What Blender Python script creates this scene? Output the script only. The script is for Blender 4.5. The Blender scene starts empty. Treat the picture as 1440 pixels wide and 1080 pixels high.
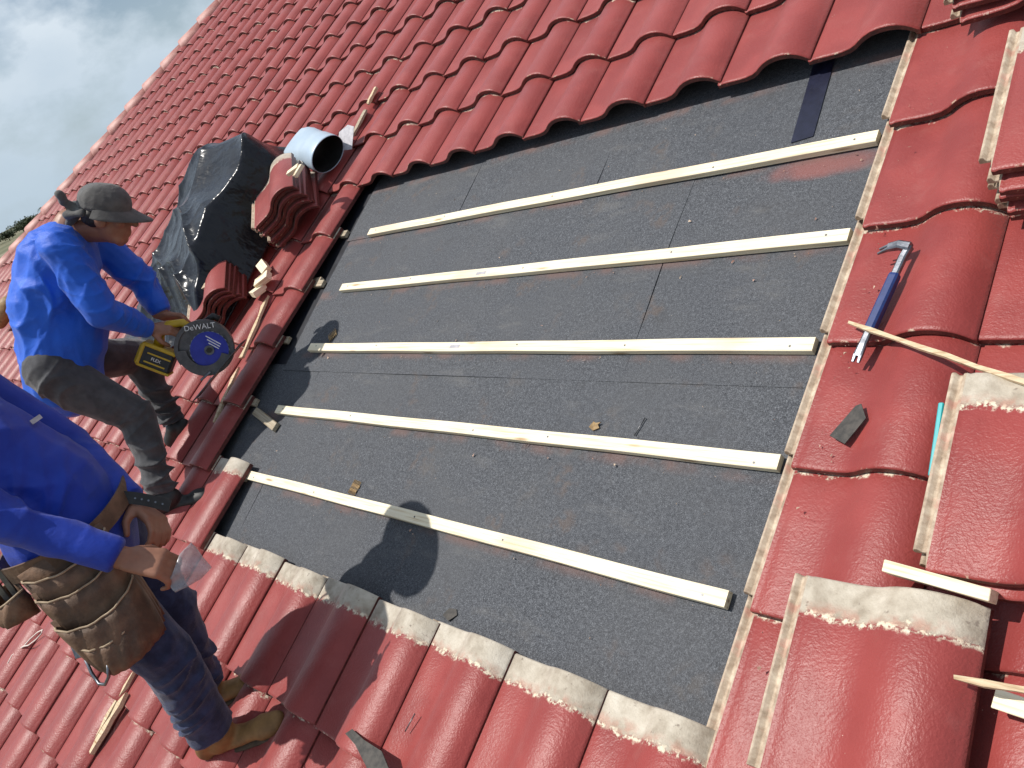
import bpy, bmesh, math, random
import numpy as np
from mathutils import Matrix, Vector
random.seed(7); rng = np.random.default_rng(7)
sc = bpy.context.scene
COL = sc.collection
# ------------------------------------------------------------------ camera, light
TH = math.radians(26.0)                       # roof pitch
RM = Matrix.Translation((0, 0, 5)) @ Matrix.Rotation(TH, 4, 'X')   # roof frame (u across, v upslope, n normal) -> world
CX, CY, CZ = Vector((0.6825, 0.3653, -0.6331)), Vector((0.0287, -0.8789, -0.4762)), Vector((-0.7304, 0.3068, -0.6103))
CPOS = Vector((3.6092, -1.8849, 1.6135))
cam = bpy.data.cameras.new('camera'); camo = bpy.data.objects.new('camera', cam); COL.objects.link(camo)
m = Matrix.Identity(4)
for r in range(3):
    m[r][0] = CX[r]; m[r][1] = -CY[r]; m[r][2] = -CZ[r]; m[r][3] = CPOS[r]
camo.matrix_world = RM @ m
cam.sensor_fit = 'HORIZONTAL'; cam.sensor_width = 36; cam.lens = 36 * 1138.76 / 1440
cam.clip_start = 0.02; cam.clip_end = 3000
sc.camera = camo
SUN_R = Vector((-0.37, 0.07, 1.0)).normalized()
SUN = (RM.to_3x3() @ SUN_R).normalized()
sl = bpy.data.lights.new('sun', 'SUN'); so = bpy.data.objects.new('sun', sl); COL.objects.link(so)
sl.energy = 4.9; sl.angle = math.radians(0.53); sl.color = (1.0, 0.955, 0.89)
so.rotation_euler = SUN.to_track_quat('Z', 'Y').to_euler(); so.location = (0, 0, 30)
wd = bpy.data.worlds.new('World'); sc.world = wd; wd.use_nodes = True
nt = wd.node_tree; nt.nodes.clear()
def wn(t, **k):
    n = nt.nodes.new(t)
    for a, b in k.items(): setattr(n, a, b)
    return n
sky = wn('ShaderNodeTexSky', sky_type='NISHITA', sun_disc=False)
sky.sun_elevation = math.asin(SUN.z); sky.sun_rotation = math.atan2(SUN.x, SUN.y); sky.air_density = 1.0; sky.dust_density = 1.0
bg = wn('ShaderNodeBackground'); bg.inputs[1].default_value = 0.085
out = wn('ShaderNodeOutputWorld')
tc = wn('ShaderNodeTexCoord'); mp = wn('ShaderNodeMapping'); mp.inputs['Scale'].default_value = (1, 1, 1.6); mp.inputs['Location'].default_value = (1.35, 0.7, 0.55)
n1 = wn('ShaderNodeTexNoise'); n1.inputs['Scale'].default_value = 6.5; n1.inputs['Detail'].default_value = 7; n1.inputs['Roughness'].default_value = 0.55
cr = wn('ShaderNodeValToRGB'); cr.color_ramp.elements[0].position = 0.42; cr.color_ramp.elements[1].position = 0.57
n2 = wn('ShaderNodeTexNoise'); n2.inputs['Scale'].default_value = 11; n2.inputs['Detail'].default_value = 6
cc = wn('ShaderNodeMix', data_type='RGBA'); cc.inputs[6].default_value = (5.6, 7.0, 8.6, 1); cc.inputs[7].default_value = (10.6, 11.4, 12.0, 1)
mx = wn('ShaderNodeMix', data_type='RGBA')
L = nt.links.new
L(tc.outputs['Generated'], mp.inputs[0]); L(mp.outputs[0], n1.inputs['Vector']); L(mp.outputs[0], n2.inputs['Vector'])
L(n1.outputs['Fac'], cr.inputs[0]); L(n2.outputs['Fac'], cc.inputs[0])
L(cr.outputs[0], mx.inputs[0]); L(sky.outputs[0], mx.inputs[6]); L(cc.outputs[2], mx.inputs[7])
sx_ = wn('ShaderNodeSeparateXYZ'); L(tc.outputs['Generated'], sx_.inputs[0])
hz_ = wn('ShaderNodeMapRange', interpolation_type='SMOOTHSTEP'); hz_.inputs[1].default_value = -.02; hz_.inputs[2].default_value = .22; hz_.inputs[3].default_value = .9; hz_.inputs[4].default_value = 0
L(sx_.outputs[2], hz_.inputs[0])
mh = wn('ShaderNodeMix', data_type='RGBA'); mh.inputs[7].default_value = (5.6, 7.0, 8.2, 1); L(hz_.outputs[0], mh.inputs[0]); L(mx.outputs[2], mh.inputs[6])
L(mh.outputs[2], bg.inputs[0]); L(bg.outputs[0], out.inputs[0])
sc.view_settings.view_transform = 'Standard'; sc.view_settings.look = 'None'; sc.view_settings.exposure = 0.0; sc.view_settings.gamma = 1

# ------------------------------------------------------------------ material helpers
class NT:
    def __init__(s, name):
        s.m = bpy.data.materials.new(name); s.m.use_nodes = True; s.t = s.m.node_tree
        s.b = s.t.nodes['Principled BSDF']
    def n(s, t, **k):
        x = s.t.nodes.new(t)
        for a, b in k.items(): setattr(x, a, b)
        return x
    def l(s, a, b): s.t.links.new(a, b)
    def noise(s, vec, scale, detail=3, rough=.5):
        x = s.n('ShaderNodeTexNoise'); x.inputs['Scale'].default_value = scale; x.inputs['Detail'].default_value = detail; x.inputs['Roughness'].default_value = rough
        if vec is not None: s.l(vec, x.inputs['Vector'])
        return x.outputs['Fac']
    def ramp(s, fac, stops):
        x = s.n('ShaderNodeValToRGB'); e = x.color_ramp.elements
        while len(e) < len(stops): e.new(0.5)
        for i, (p, c) in enumerate(stops):
            e[i].position = p; e[i].color = (c[0], c[1], c[2], 1) if not isinstance(c, (int, float)) else (c, c, c, 1)
        s.l(fac, x.inputs[0]); return x.outputs[0]
    def mix(s, f, a, b):
        x = s.n('ShaderNodeMix', data_type='RGBA')
        for v, i in ((f, 0), (a, 6), (b, 7)):
            if isinstance(v, (int, float)): x.inputs[i].default_value = v
            elif isinstance(v, tuple): x.inputs[i].default_value = (*v, 1)
            else: s.l(v, x.inputs[i])
        return x.outputs[2]
    def math(s, op, a, b=None, c=None):
        x = s.n('ShaderNodeMath', operation=op)
        for i, v in enumerate((a, b, c)):
            if v is None: continue
            if isinstance(v, (int, float)): x.inputs[i].default_value = v
            else: s.l(v, x.inputs[i])
        return x.outputs[0]
    def mrange(s, v, a, b, c=0, d=1):
        x = s.n('ShaderNodeMapRange', interpolation_type='SMOOTHSTEP')
        for i, q in enumerate((v, a, b, c, d)):
            if isinstance(q, (int, float)): x.inputs[i].default_value = q
            else: s.l(q, x.inputs[i])
        return x.outputs[0]
    def bump(s, h, strength, dist):
        x = s.n('ShaderNodeBump'); x.inputs['Strength'].default_value = strength; x.inputs['Distance'].default_value = dist
        s.l(h, x.inputs['Height']); s.l(x.outputs[0], s.b.inputs['Normal'])
    def set(s, base=None, rough=None, metal=None, spec=None, sheen=None, coat=None):
        for v, k in ((base, 'Base Color'), (rough, 'Roughness'), (metal, 'Metallic'), (spec, 'Specular IOR Level'), (sheen, 'Sheen Weight'), (coat, 'Coat Weight')):
            if v is None: continue
            if isinstance(v, tuple): s.b.inputs[k].default_value = (*v, 1)
            elif isinstance(v, (int, float)): s.b.inputs[k].default_value = v
            else: s.l(v, s.b.inputs[k])
        return s.m
    def obj(s): return s.n('ShaderNodeTexCoord').outputs['Object']
    def vscale(s, vec, v):
        x = s.n('ShaderNodeVectorMath', operation='MULTIPLY'); s.l(vec, x.inputs[0]); x.inputs[1].default_value = v; return x.outputs[0]

TL = 0.40        # tile length
W = 0.305        # cover width
G = 0.321        # gauge
def mat_tile():
    s = NT('tile_red'); uv = s.n('ShaderNodeUVMap').outputs[0]
    sep = s.n('ShaderNodeSeparateXYZ'); s.l(uv, sep.inputs[0])
    oi = s.n('ShaderNodeObjectInfo'); at = s.n('ShaderNodeAttribute', attribute_name='tone')
    rnd = s.math('FRACT', s.math('ADD', oi.outputs['Random'], at.outputs['Fac']))
    cmb = s.n('ShaderNodeCombineXYZ'); s.l(sep.outputs[0], cmb.inputs[0]); s.l(sep.outputs[1], cmb.inputs[1]); s.l(s.math('MULTIPLY', rnd, 17.0), cmb.inputs[2])
    v = cmb.outputs[0]
    lo = s.noise(v, 7, 4); mid = s.noise(v, 40, 3)
    base = s.mix(s.mrange(lo, .35, .65), (.218, .031, .028), (.270, .043, .038))
    base = s.mix(s.mrange(rnd, 0, 1, 0, .35), base, (.29, .058, .052))
    dust = s.mrange(s.noise(v, 13, 6, .65), .52, .75, 0, .16)
    base = s.mix(dust, base, (.36, .155, .135))
    sp = s.n('ShaderNodeTexVoronoi'); sp.inputs['Scale'].default_value = 55; s.l(v, sp.inputs['Vector'])
    spm = s.math('MULTIPLY', s.mrange(sp.outputs['Distance'], .03, .06, 1, 0), s.mrange(s.noise(v, 9, 2), .62, .66))
    base = s.mix(spm, base, (.62, .48, .40))
    # unpainted head
    e = s.math('ADD', s.math('MULTIPLY', s.noise(v, 22, 5, .6), .05), TL - .096)
    dy = s.math('SUBTRACT', sep.outputs[1], e)
    hm = s.mrange(dy, -.003, .006)
    gl = s.noise(v, 16, 5, .6)
    grey = s.ramp(gl, [(.3, (.27, .225, .17)), (.5, (.43, .38, .305)), (.72, (.58, .53, .445))])
    grey = s.mix(s.mrange(s.noise(v, 70, 3), .64, .74), grey, (.24, .20, .16))
    base = s.mix(hm, base, grey)
    band = s.math('MULTIPLY', s.mrange(s.math('ABSOLUTE', dy), .002, .011, 1, 0), s.mrange(s.noise(v, 70, 5, .7), .46, .56))
    base = s.mix(band, base, (.66, .58, .44))
    pink = s.math('MULTIPLY', s.mrange(dy, .0, .03, 1, 0), s.math('MULTIPLY', hm, s.mrange(mid, .4, .65)))
    base = s.mix(s.math('MULTIPLY', pink, .6), base, (.42, .17, .12))
    # cream bare edge near the nose lip
    tip = s.math('MULTIPLY', s.mrange(sep.outputs[1], .001, .006, 1, 0), s.mrange(s.noise(v, 30, 5, .7), .57, .64))
    base = s.mix(tip, base, (.50, .38, .28))
    rough = s.mix(hm, s.mix(mid, (.36,)*3, (.50,)*3), (.8,)*3)
    h = s.math('ADD', s.noise(v, 260, 2), s.math('MULTIPLY', s.noise(v, 120, 2), 1.3))
    h = s.math('ADD', h, s.math('MULTIPLY', band, 2.0))
    s.bump(h, .55, .0016)
    s.b.inputs['Sheen Tint'].default_value = (1, .75, .72, 1); s.b.inputs['Sheen Roughness'].default_value = .45
    return s.set(base, rough, spec=.38, sheen=.30)
def mat_plain(name, c1, c2, scale, rough=.6, bump=0, bscale=200, bdist=.001, spec=.5, metal=0, sheen=0, detail=4, stretch=None):
    s = NT(name); v = s.obj()
    if stretch: v = s.vscale(v, stretch)
    f = s.noise(v, scale, detail, .6)
    if bump: s.bump(s.noise(v, bscale, 3), bump, bdist)
    return s.set(s.mix(s.mrange(f, .3, .7), c1, c2), rough, metal, spec, sheen)
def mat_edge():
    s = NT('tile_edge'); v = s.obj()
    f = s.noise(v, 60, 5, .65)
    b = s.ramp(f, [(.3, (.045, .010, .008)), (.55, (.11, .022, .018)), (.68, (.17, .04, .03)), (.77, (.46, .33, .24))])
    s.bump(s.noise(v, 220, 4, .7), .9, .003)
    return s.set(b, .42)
def mat_channel():
    s = NT('tile_channel'); v = s.n('ShaderNodeUVMap').outputs[0]
    f = s.noise(v, 35, 6, .65)
    b = s.ramp(f, [(.28, (.22, .16, .11)), (.45, (.38, .29, .21)), (.66, (.56, .47, .36))])
    rb = s.math('MULTIPLY', s.mrange(s.noise(v, 14, 4, .6), .5, .62), .55)
    b = s.mix(rb, b, (.48, .22, .17))
    s.bump(s.noise(v, 180, 4, .7), .7, .002)
    return s.set(b, .75)
def mat_felt():
    s = NT('mineral_felt'); v = s.n('ShaderNodeTexCoord').outputs['Object']
    g = s.noise(v, 420, 2, .7); g2 = s.noise(v, 110, 3, .6); lo = s.noise(v, 2.2, 5, .6); pat = s.noise(v, 9, 4, .6)
    f = s.math('ADD', s.math('MULTIPLY', g, .75), s.math('MULTIPLY', g2, .25))
    b = s.ramp(f, [(.36, (.014, .016, .021)), (.49, (.056, .060, .069)), (.59, (.110, .117, .131)), (.70, (.24, .25, .265))])
    b = s.mix(s.mrange(lo, .42, .68, 0, .32), b, (.085, .086, .090))
    b = s.mix(s.math('MULTIPLY', s.mrange(pat, .60, .74), .35), b, (.035, .034, .036))
    br = s.math('MULTIPLY', s.mrange(s.noise(v, 5.5, 3), .60, .70), s.mrange(s.noise(v, 30, 4), .4, .6))
    b = s.mix(s.math('MULTIPLY', br, .35), b, (.13, .085, .06))
    sm = s.noise(s.vscale(v, (1, 3.2, 1)), 3.1, 5, .65); b = s.mix(s.math('MULTIPLY', s.mrange(sm, .55, .72), .35), b, (.15, .145, .14))
    ft = s.n('ShaderNodeTexVoronoi'); ft.inputs['Scale'].default_value = 3.3; ft.inputs['Randomness'].default_value = 1; s.l(v, ft.inputs['Vector'])
    fm = s.math('MULTIPLY', s.mrange(ft.outputs['Distance'], .06, .24, 1, 0), s.mrange(s.noise(v, 26, 4), .42, .62)); b = s.mix(s.math('MULTIPLY', fm, .30), b, (.12, .10, .085))
    # red tile dust spilled under the top batten's right end, plus thin dust along the batten lines
    sep = s.n('ShaderNodeSeparateXYZ'); s.l(v, sep.inputs[0])
    dx = s.math('DIVIDE', s.math('SUBTRACT', sep.outputs[0], 2.56), .20); dyy = s.math('DIVIDE', s.math('ADD', sep.outputs[1], .365), .045)
    rr = s.math('ADD', s.math('MULTIPLY', dx, dx), s.math('MULTIPLY', dyy, dyy))
    rr = s.math('ADD', rr, s.math('MULTIPLY', s.noise(v, 14, 4), 1.1))
    b = s.mix(s.mrange(rr, .55, 1.7, .62, 0), b, (.27, .085, .07))
    ph = s.math('PINGPONG', s.math('ADD', sep.outputs[1], .319 + .005), .3185 / 2)
    ln = s.math('MULTIPLY', s.mrange(ph, .005, .035, 1, 0), s.mrange(s.noise(v, 7, 4), .42, .62))
    b = s.mix(s.math('MULTIPLY', ln, .45), b, (.19, .10, .08))
    s.bump(s.math('ADD', g, s.math('MULTIPLY', lo, 3)), .6, .0022)
    return s.set(b, .72, spec=.35)
def mat_wood(name='pine', c0=(.60, .46, .28), c1=(.80, .70, .50), c2=(.86, .78, .60)):
    s = NT(name); v = s.obj(); oi = s.n('ShaderNodeObjectInfo')
    off = s.n('ShaderNodeCombineXYZ'); s.l(s.math('MULTIPLY', oi.outputs['Random'], 9.0), off.inputs[0]); s.l(s.math('MULTIPLY', oi.outputs['Random'], 5.0), off.inputs[1])
    add = s.n('ShaderNodeVectorMath', operation='ADD'); s.l(v, add.inputs[0]); s.l(off.outputs[0], add.inputs[1]); v = add.outputs[0]
    w = s.noise(s.vscale(v, (2.0, 70, 70)), 2.2, 4, .6)
    b = s.ramp(w, [(.30, c0), (.46, c1), (.7, c2)])
    k = s.n('ShaderNodeTexVoronoi'); k.inputs['Scale'].default_value = 1.0; s.l(s.vscale(v, (4.2, 26, 26)), k.inputs['Vector'])
    b = s.mix(s.mrange(k.outputs['Distance'], .06, .20, .85, 0), b, (.34, .20, .09))
    b = s.mix(s.mrange(s.noise(v, 3, 4), .52, .72, 0, .5), b, (.62, .45, .31))
    s.bump(w, .35, .001)
    return s.set(b, .62, spec=.3)
def mat_fabric(name, c1, c2, rough=.6, sheen=.1, scale=6, wave=900, bump=.25):
    s = NT(name); v = s.obj()
    f = s.noise(v, scale, 4, .6)
    s.bump(s.math('ADD', s.noise(v, wave, 1), s.math('MULTIPLY', s.noise(s.vscale(v, (1, 1, 2.2)), 28, 4, .6), 3.0)), bump, .006)
    return s.set(s.mix(s.mrange(f, .3, .7), c1, c2), rough, spec=.35, sheen=sheen)
M = {}
M['tile'] = mat_tile(); M['edge'] = mat_edge(); M['channel'] = mat_channel(); M['felt'] = mat_felt()
M['under'] = mat_plain('tile_underside', (.13, .05, .04), (.22, .11, .08), 20, .8)
M['pine'] = mat_wood(); M['oldwood'] = mat_wood('weathered_wood', (.20, .15, .10), (.34, .28, .20), (.46, .40, .30))
M['deck'] = mat_plain('bitumen_deck', (.008, .009, .014), (.02, .022, .03), 14, .45, .3, 90, .002)
M['tape'] = mat_plain('navy_membrane', (.006, .007, .02), (.012, .014, .035), 30, .33, .5, 160, .001)
M['steel'] = mat_plain('worn_steel', (.14, .15, .17), (.26, .27, .30), 60, .42, .3, 300, .0006, metal=1)
M['dsteel'] = mat_plain('dark_steel', (.08, .08, .085), (.16, .16, .165), 40, .42, .2, 200, .0006, metal=.7)
M['galv'] = mat_plain('pale_sheet_metal', (.40, .50, .60), (.50, .60, .69), 5, .38, .12, 12, .002, metal=.15)
M['barblue'] = mat_plain('blue_grip', (.008, .024, .11), (.014, .036, .15), 50, .45)
M['blueshirt'] = mat_fabric('blue_polyester', (.004, .090, .56), (.006, .115, .66), .48, .15)
M['navyshirt'] = mat_fabric('royal_blue_polyester', (.003, .030, .32), (.004, .042, .42), .52, .12)
M['charcoal'] = mat_fabric('charcoal_trousers', (.038, .038, .042), (.075, .074, .080), .8, .25, 14)
M['denim'] = mat_fabric('dark_denim', (.010, .016, .050), (.030, .045, .11), .82, .2, 22)
M['greycap'] = mat_fabric('grey_cotton', (.070, .068, .066), (.115, .110, .105), .85, .2, 18)
M['skin'] = mat_plain('tanned_skin', (.24, .105, .062), (.32, .15, .092), 14, .5, .2, 160, .001)
M['hair'] = mat_plain('dark_hair', (.012, .009, .008), (.03, .022, .018), 80, .6)
M['leather'] = mat_plain('worn_leather', (.060, .034, .020), (.20, .115, .068), 11, .62, .6, 90, .003, detail=7)
M['piping'] = mat_plain('tan_piping', (.30, .22, .14), (.42, .32, .21), 40, .7)
M['black'] = mat_plain('black_rubber', (.010, .010, .010), (.022, .022, .022), 30, .55)
M['boot'] = mat_plain('tan_boot_leather', (.17, .085, .028), (.29, .15, .05), 16, .7, .4, 120, .002)
M['sole'] = mat_plain('boot_sole', (.05, .035, .02), (.09, .06, .035), 30, .8)
M['sock'] = mat_plain('pale_sock', (.36, .36, .42), (.5, .5, .55), 60, .9)
M['yellow'] = mat_plain('tool_yellow', (.46, .29, .010), (.54, .35, .015), 30, .42)
M['guard'] = mat_plain('grey_guard', (.050, .048, .050), (.095, .09, .09), 30, .4, .2, 200, .0005)
M['blade'] = mat_plain('blue_blade', (.012, .018, .26), (.02, .03, .34), 20, .35)
M['white'] = mat_plain('white_print', (.66, .66, .66), (.74, .74, .74), 30, .6)
M['clear'] = mat_plain('grey_plastic', (.34, .33, .35), (.50, .48, .50), 40, .3)
M['clearbag'] = mat_plain('clear_plastic', (.34, .33, .35), (.50, .48, .50), 40, .25)
M['clearbag'].node_tree.nodes['Principled BSDF'].inputs['Alpha'].default_value = .5
M['string'] = mat_plain('white_string', (.60, .52, .46), (.72, .64, .58), 200, .8)
M['teal'] = mat_plain('teal_plastic', (.006, .30, .33), (.01, .36, .38), 20, .4)
M['brownclip'] = mat_plain('brown_strip', (.20, .12, .045), (.32, .21, .09), 90, .6)
M['scrap'] = mat_plain('felt_scrap', (.030, .028, .026), (.070, .062, .054), 60, .75, .5, 250, .0015)
M['plaster'] = mat_plain('white_plaster', (.62, .60, .56), (.70, .68, .64), 3, .85)
M['mortar'] = mat_plain('hip_cap_paint', (.36, .13, .11), (.50, .27, .23), 9, .55, .4, 120, .003)
def mat_bag():
    s = NT('black_polythene'); v = s.obj()
    a = s.noise(s.vscale(v, (1.0, 2.4, 1.5)), 4.5, 3, .5); c = s.noise(s.vscale(v, (2.6, 1, 1)), 9, 2, .45)
    s.bump(s.math('ADD', s.mrange(a, .35, .65), s.math('MULTIPLY', c, .3)), .22, .03)
    return s.set(s.mix(s.noise(v, 6), (.006, .007, .010), (.016, .018, .024)), .25, spec=.36)
M['bag'] = mat_bag()

# ------------------------------------------------------------------ object helpers
def V3(x): return Vector(x)
def mesh(name, verts, faces, mats, mi=None, smooth=None):
    me = bpy.data.meshes.new(name); me.from_pydata([tuple(v) for v in verts], [], faces)
    for k in (mats if isinstance(mats, (list, tuple)) else [mats]): me.materials.append(M[k] if isinstance(k, str) else k)
    if mi is not None: me.polygons.foreach_set('material_index', mi)
    if smooth is not None:
        me.polygons.foreach_set('use_smooth', [smooth] * len(me.polygons) if isinstance(smooth, bool) else smooth)
    me.update(); return me
def obj(name, me, parent=None, mat=None):
    o = bpy.data.objects.new(name, me); COL.objects.link(o)
    if parent is not None: o.parent = parent
    if mat is not None: o.matrix_basis = mat
    return o
def tag(o, label=None, cat=None, group=None, kind=None):
    if label: o['label'] = label
    if cat: o['category'] = cat
    if group: o['group'] = group
    if kind: o['kind'] = kind
    return o
def frame(origin, x, y, z):
    mm = Matrix.Identity(4)
    for r in range(3):
        mm[r][0] = x[r]; mm[r][1] = y[r]; mm[r][2] = z[r]; mm[r][3] = origin[r]
    return mm
def rz(a): return Matrix.Rotation(a, 4, 'Z')
def T(x, y, z): return Matrix.Translation((x, y, z))
def thing(name, label, cat, mat, group=None):
    e = bpy.data.objects.new(name, None); COL.objects.link(e); e.matrix_basis = mat; e.empty_display_size = .1
    return tag(e, label, cat, group)
def box_me(name, sx, sy, sz, mats, bev=.0015, jit=0, center=(0, 0, 0), cut=0):
    bm = bmesh.new(); bmesh.ops.create_cube(bm, size=1)
    for v in bm.verts:
        v.co = Vector((v.co.x * sx + center[0], v.co.y * sy + center[1], v.co.z * sz + center[2]))
        if jit: v.co += Vector([random.uniform(-jit, jit) for _ in range(3)])
        if cut and v.co.x > 0: v.co.x += cut * (v.co.y / sy)
    if bev: bmesh.ops.bevel(bm, geom=list(bm.edges), offset=bev, segments=1, affect='EDGES')
    me = bpy.data.meshes.new(name); bm.to_mesh(me); bm.free()
    me.materials.append(M[mats]); return me
def tube_me(name, pts, rad, mat, seg=8, closed=False):
    """round tube along a polyline; rad a number or list"""
    pts = [Vector(p) for p in pts]; n = len(pts); vs = []; fs = []
    rad = rad if isinstance(rad, (list, tuple)) else [rad] * n
    prev = None
    for i, p in enumerate(pts):
        t = (pts[min(i + 1, n - 1)] - pts[max(i - 1, 0)]).normalized()
        a = prev - t * prev.dot(t) if prev is not None else t.orthogonal()
        a.normalize(); b = t.cross(a); prev = a
        for k in range(seg):
            q = 2 * math.pi * k / seg; vs.append(p + (a * math.cos(q) + b * math.sin(q)) * rad[i])
    for i in range(n - 1):
        for k in range(seg):
            fs.append((i * seg + k, i * seg + (k + 1) % seg, (i + 1) * seg + (k + 1) % seg, (i + 1) * seg + k))
    fs.append(tuple(range(seg - 1, -1, -1))); fs.append(tuple((n - 1) * seg + k for k in range(seg)))
    return mesh(name, vs, fs, mat, smooth=True)
def prism_me(name, poly, h, mat, z0=0.0, wob=0):
    n = len(poly); vs = [(x, y, z0 + (random.uniform(-wob, wob) if wob else 0)) for x, y in poly]; vs += [(x, y, z + h) for (x, y, z) in vs]
    fs = [tuple(range(n - 1, -1, -1)), tuple(range(n, 2 * n))] + [(i, (i + 1) % n, n + (i + 1) % n, n + i) for i in range(n)]
    return mesh(name, vs, fs, mat)
def disc_me(name, r, h, mat, n=40, r0=0, a0=0, a1=2 * math.pi, z=0):
    full = abs(a1 - a0 - 2 * math.pi) < 1e-6
    if r0 == 0 and full:
        return prism_me(name, [(r * math.cos(2 * math.pi * i / n), r * math.sin(2 * math.pi * i / n)) for i in range(n)], h, mat, z)
    o_ = [(r * math.cos(a0 + (a1 - a0) * i / n), r * math.sin(a0 + (a1 - a0) * i / n)) for i in range(n + 1)]
    i_ = [(r0 * math.cos(a0 + (a1 - a0) * i / n), r0 * math.sin(a0 + (a1 - a0) * i / n)) for i in range(n + 1)]
    vs = []; fs = []
    for (a, b) in zip(o_, i_): vs += [(a[0], a[1], z), (b[0], b[1], z), (a[0], a[1], z + h), (b[0], b[1], z + h)]
    for i in range(n):
        a, b = 4 * i, 4 * i + 4
        fs += [(a, a + 1, b + 1, b), (a + 2, b + 2, b + 3, a + 3), (a, b, b + 2, a + 2), (a + 1, a + 3, b + 3, b + 1)]
    fs += [(0, 2, 3, 1), (4 * n, 4 * n + 1, 4 * n + 3, 4 * n + 2)]
    return mesh(name, vs, fs, mat)
def text_me(name, body, size, mat, ext=.0008):
    cu = bpy.data.curves.new(name, 'FONT'); cu.body = body; cu.size = size; cu.extrude = ext; cu.align_x = 'CENTER'; cu.align_y = 'CENTER'
    o = bpy.data.objects.new(name, cu); COL.objects.link(o)
    dg = bpy.context.evaluated_depsgraph_get(); me = bpy.data.meshes.new_from_object(o.evaluated_get(dg))
    bpy.data.objects.remove(o); me.materials.clear(); me.materials.append(M[mat]); return me

# ------------------------------------------------------------------ ground and far trees
gr = prism_me('ground', [(-1500, -1500), (1500, -1500), (1500, 1500), (-1500, 1500)], .5, 'felt', -.5)
def mat_ground():
    s = NT('scrub_ground'); v = s.obj()
    b = s.ramp(s.noise(v, .035, 6, .6), [(.35, (.075, .085, .035)), (.5, (.14, .13, .07)), (.62, (.24, .20, .14)), (.75, (.10, .11, .05))])
    b = s.mix(s.mrange(s.noise(v, 1.2, 4), .4, .7, 0, .5), b, (.06, .075, .03))
    return s.set(b, .95)
gr.materials.clear(); gr.materials.append(mat_ground())
tag(obj('ground', gr), kind='structure')
M['bark'] = mat_plain('bark', (.07, .055, .04), (.13, .10, .08), 8, .9)
def mat_leaf():
    s = NT('foliage'); v = s.obj(); oi = s.n('ShaderNodeObjectInfo')
    b = s.mix(s.noise(v, 1.4, 4), (.030, .048, .022), (.085, .105, .052))
    return s.set(s.mix(s.math('MULTIPLY', oi.outputs['Random'], .5), b, (.07, .085, .05)), .8)
M['leaf'] = mat_leaf()
def tree(x, y, h, rad, palm=False, label='', i=0):
    r = random.Random(i * 31 + 5)
    t = thing('tree', label, 'tree', T(x, y, 0), 'trees along the field edge')
    hh = h * (.85 if palm else .6)
    pts = [(0, 0, 0), (.1 * r.uniform(-1, 1), .1, hh * .5), (.25 * r.uniform(-1, 1), .2 * r.uniform(-1, 1), hh)]
    vs_t = tube_me('trunk', pts, [.18, .13, .07], 'bark', 7); obj('trunk', vs_t, t)
    top = Vector(pts[-1]); vs = []; fs = []
    def leaf(p, d, ln, wd):
        s_ = d.cross(Vector((r.uniform(-1, 1), r.uniform(-1, 1), 1))).normalized() * wd
        k = len(vs); vs.extend([p, p + d * ln * .5 + s_, p + d * ln, p + d * ln * .5 - s_]); fs.append((k, k + 1, k + 2, k + 3))
    if palm:
        for a in range(16):
            q = a * 2.4; e = r.uniform(-.1, .8); d = Vector((math.cos(q) * math.cos(e), math.sin(q) * math.cos(e), math.sin(e)))
            for j in range(10):
                p = top + d * (j * .2) + Vector((0, 0, -.04 * j * j * .4))
                for sd in (-1, 1): leaf(p, (d + d.cross(Vector((0, 0, 1))) * sd * .9 + Vector((0, 0, -.4))).normalized(), .6, .05)
    else:
        cl = [top + Vector((r.gauss(0, .55) * rad, r.gauss(0, .55) * rad, r.uniform(-.35, .5) * h * .5)) for _ in range(22)]
        for c_ in cl:
            rr = r.uniform(.3, .55) * rad * .8
            for _ in range(60):
                d = Vector((r.gauss(0, 1), r.gauss(0, 1), r.gauss(0, .8))).normalized()
                leaf(c_ + d * rr * r.random() ** .4, Vector((r.gauss(0, 1), r.gauss(0, 1), r.gauss(0, .6))).normalized(), r.uniform(.5, 1.0), r.uniform(.18, .35))
    obj('crown', mesh('crown', vs, fs, 'leaf'), t)
kinds = ['low spreading green tree', 'taller rounded dark tree', 'thin ragged grey-green tree', 'small dense bushy tree']
a0 = math.radians(166.8)
for i in range(16):
    a = a0 + math.radians((i - 8) * .62 + random.uniform(-.4, .4)); d = random.uniform(400, 480)
    x, y = 3.6 + d * math.cos(a), -2.4 + d * math.sin(a); palm = i in (4, 9)
    k = i % 4
    tree(x, y, random.uniform(4.2, 5.6) + (2.0 if palm else 0), random.uniform(3.5, 5.5), palm,
         'slender palm-topped tree on the treeline beyond the field' if palm else kinds[k] + ' on the treeline beyond the field', i)

# ------------------------------------------------------------------ house
house = thing('house', 'house with a hipped roof of red S-shaped tiles, one section opened to grey felt', 'house', RM)
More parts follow.
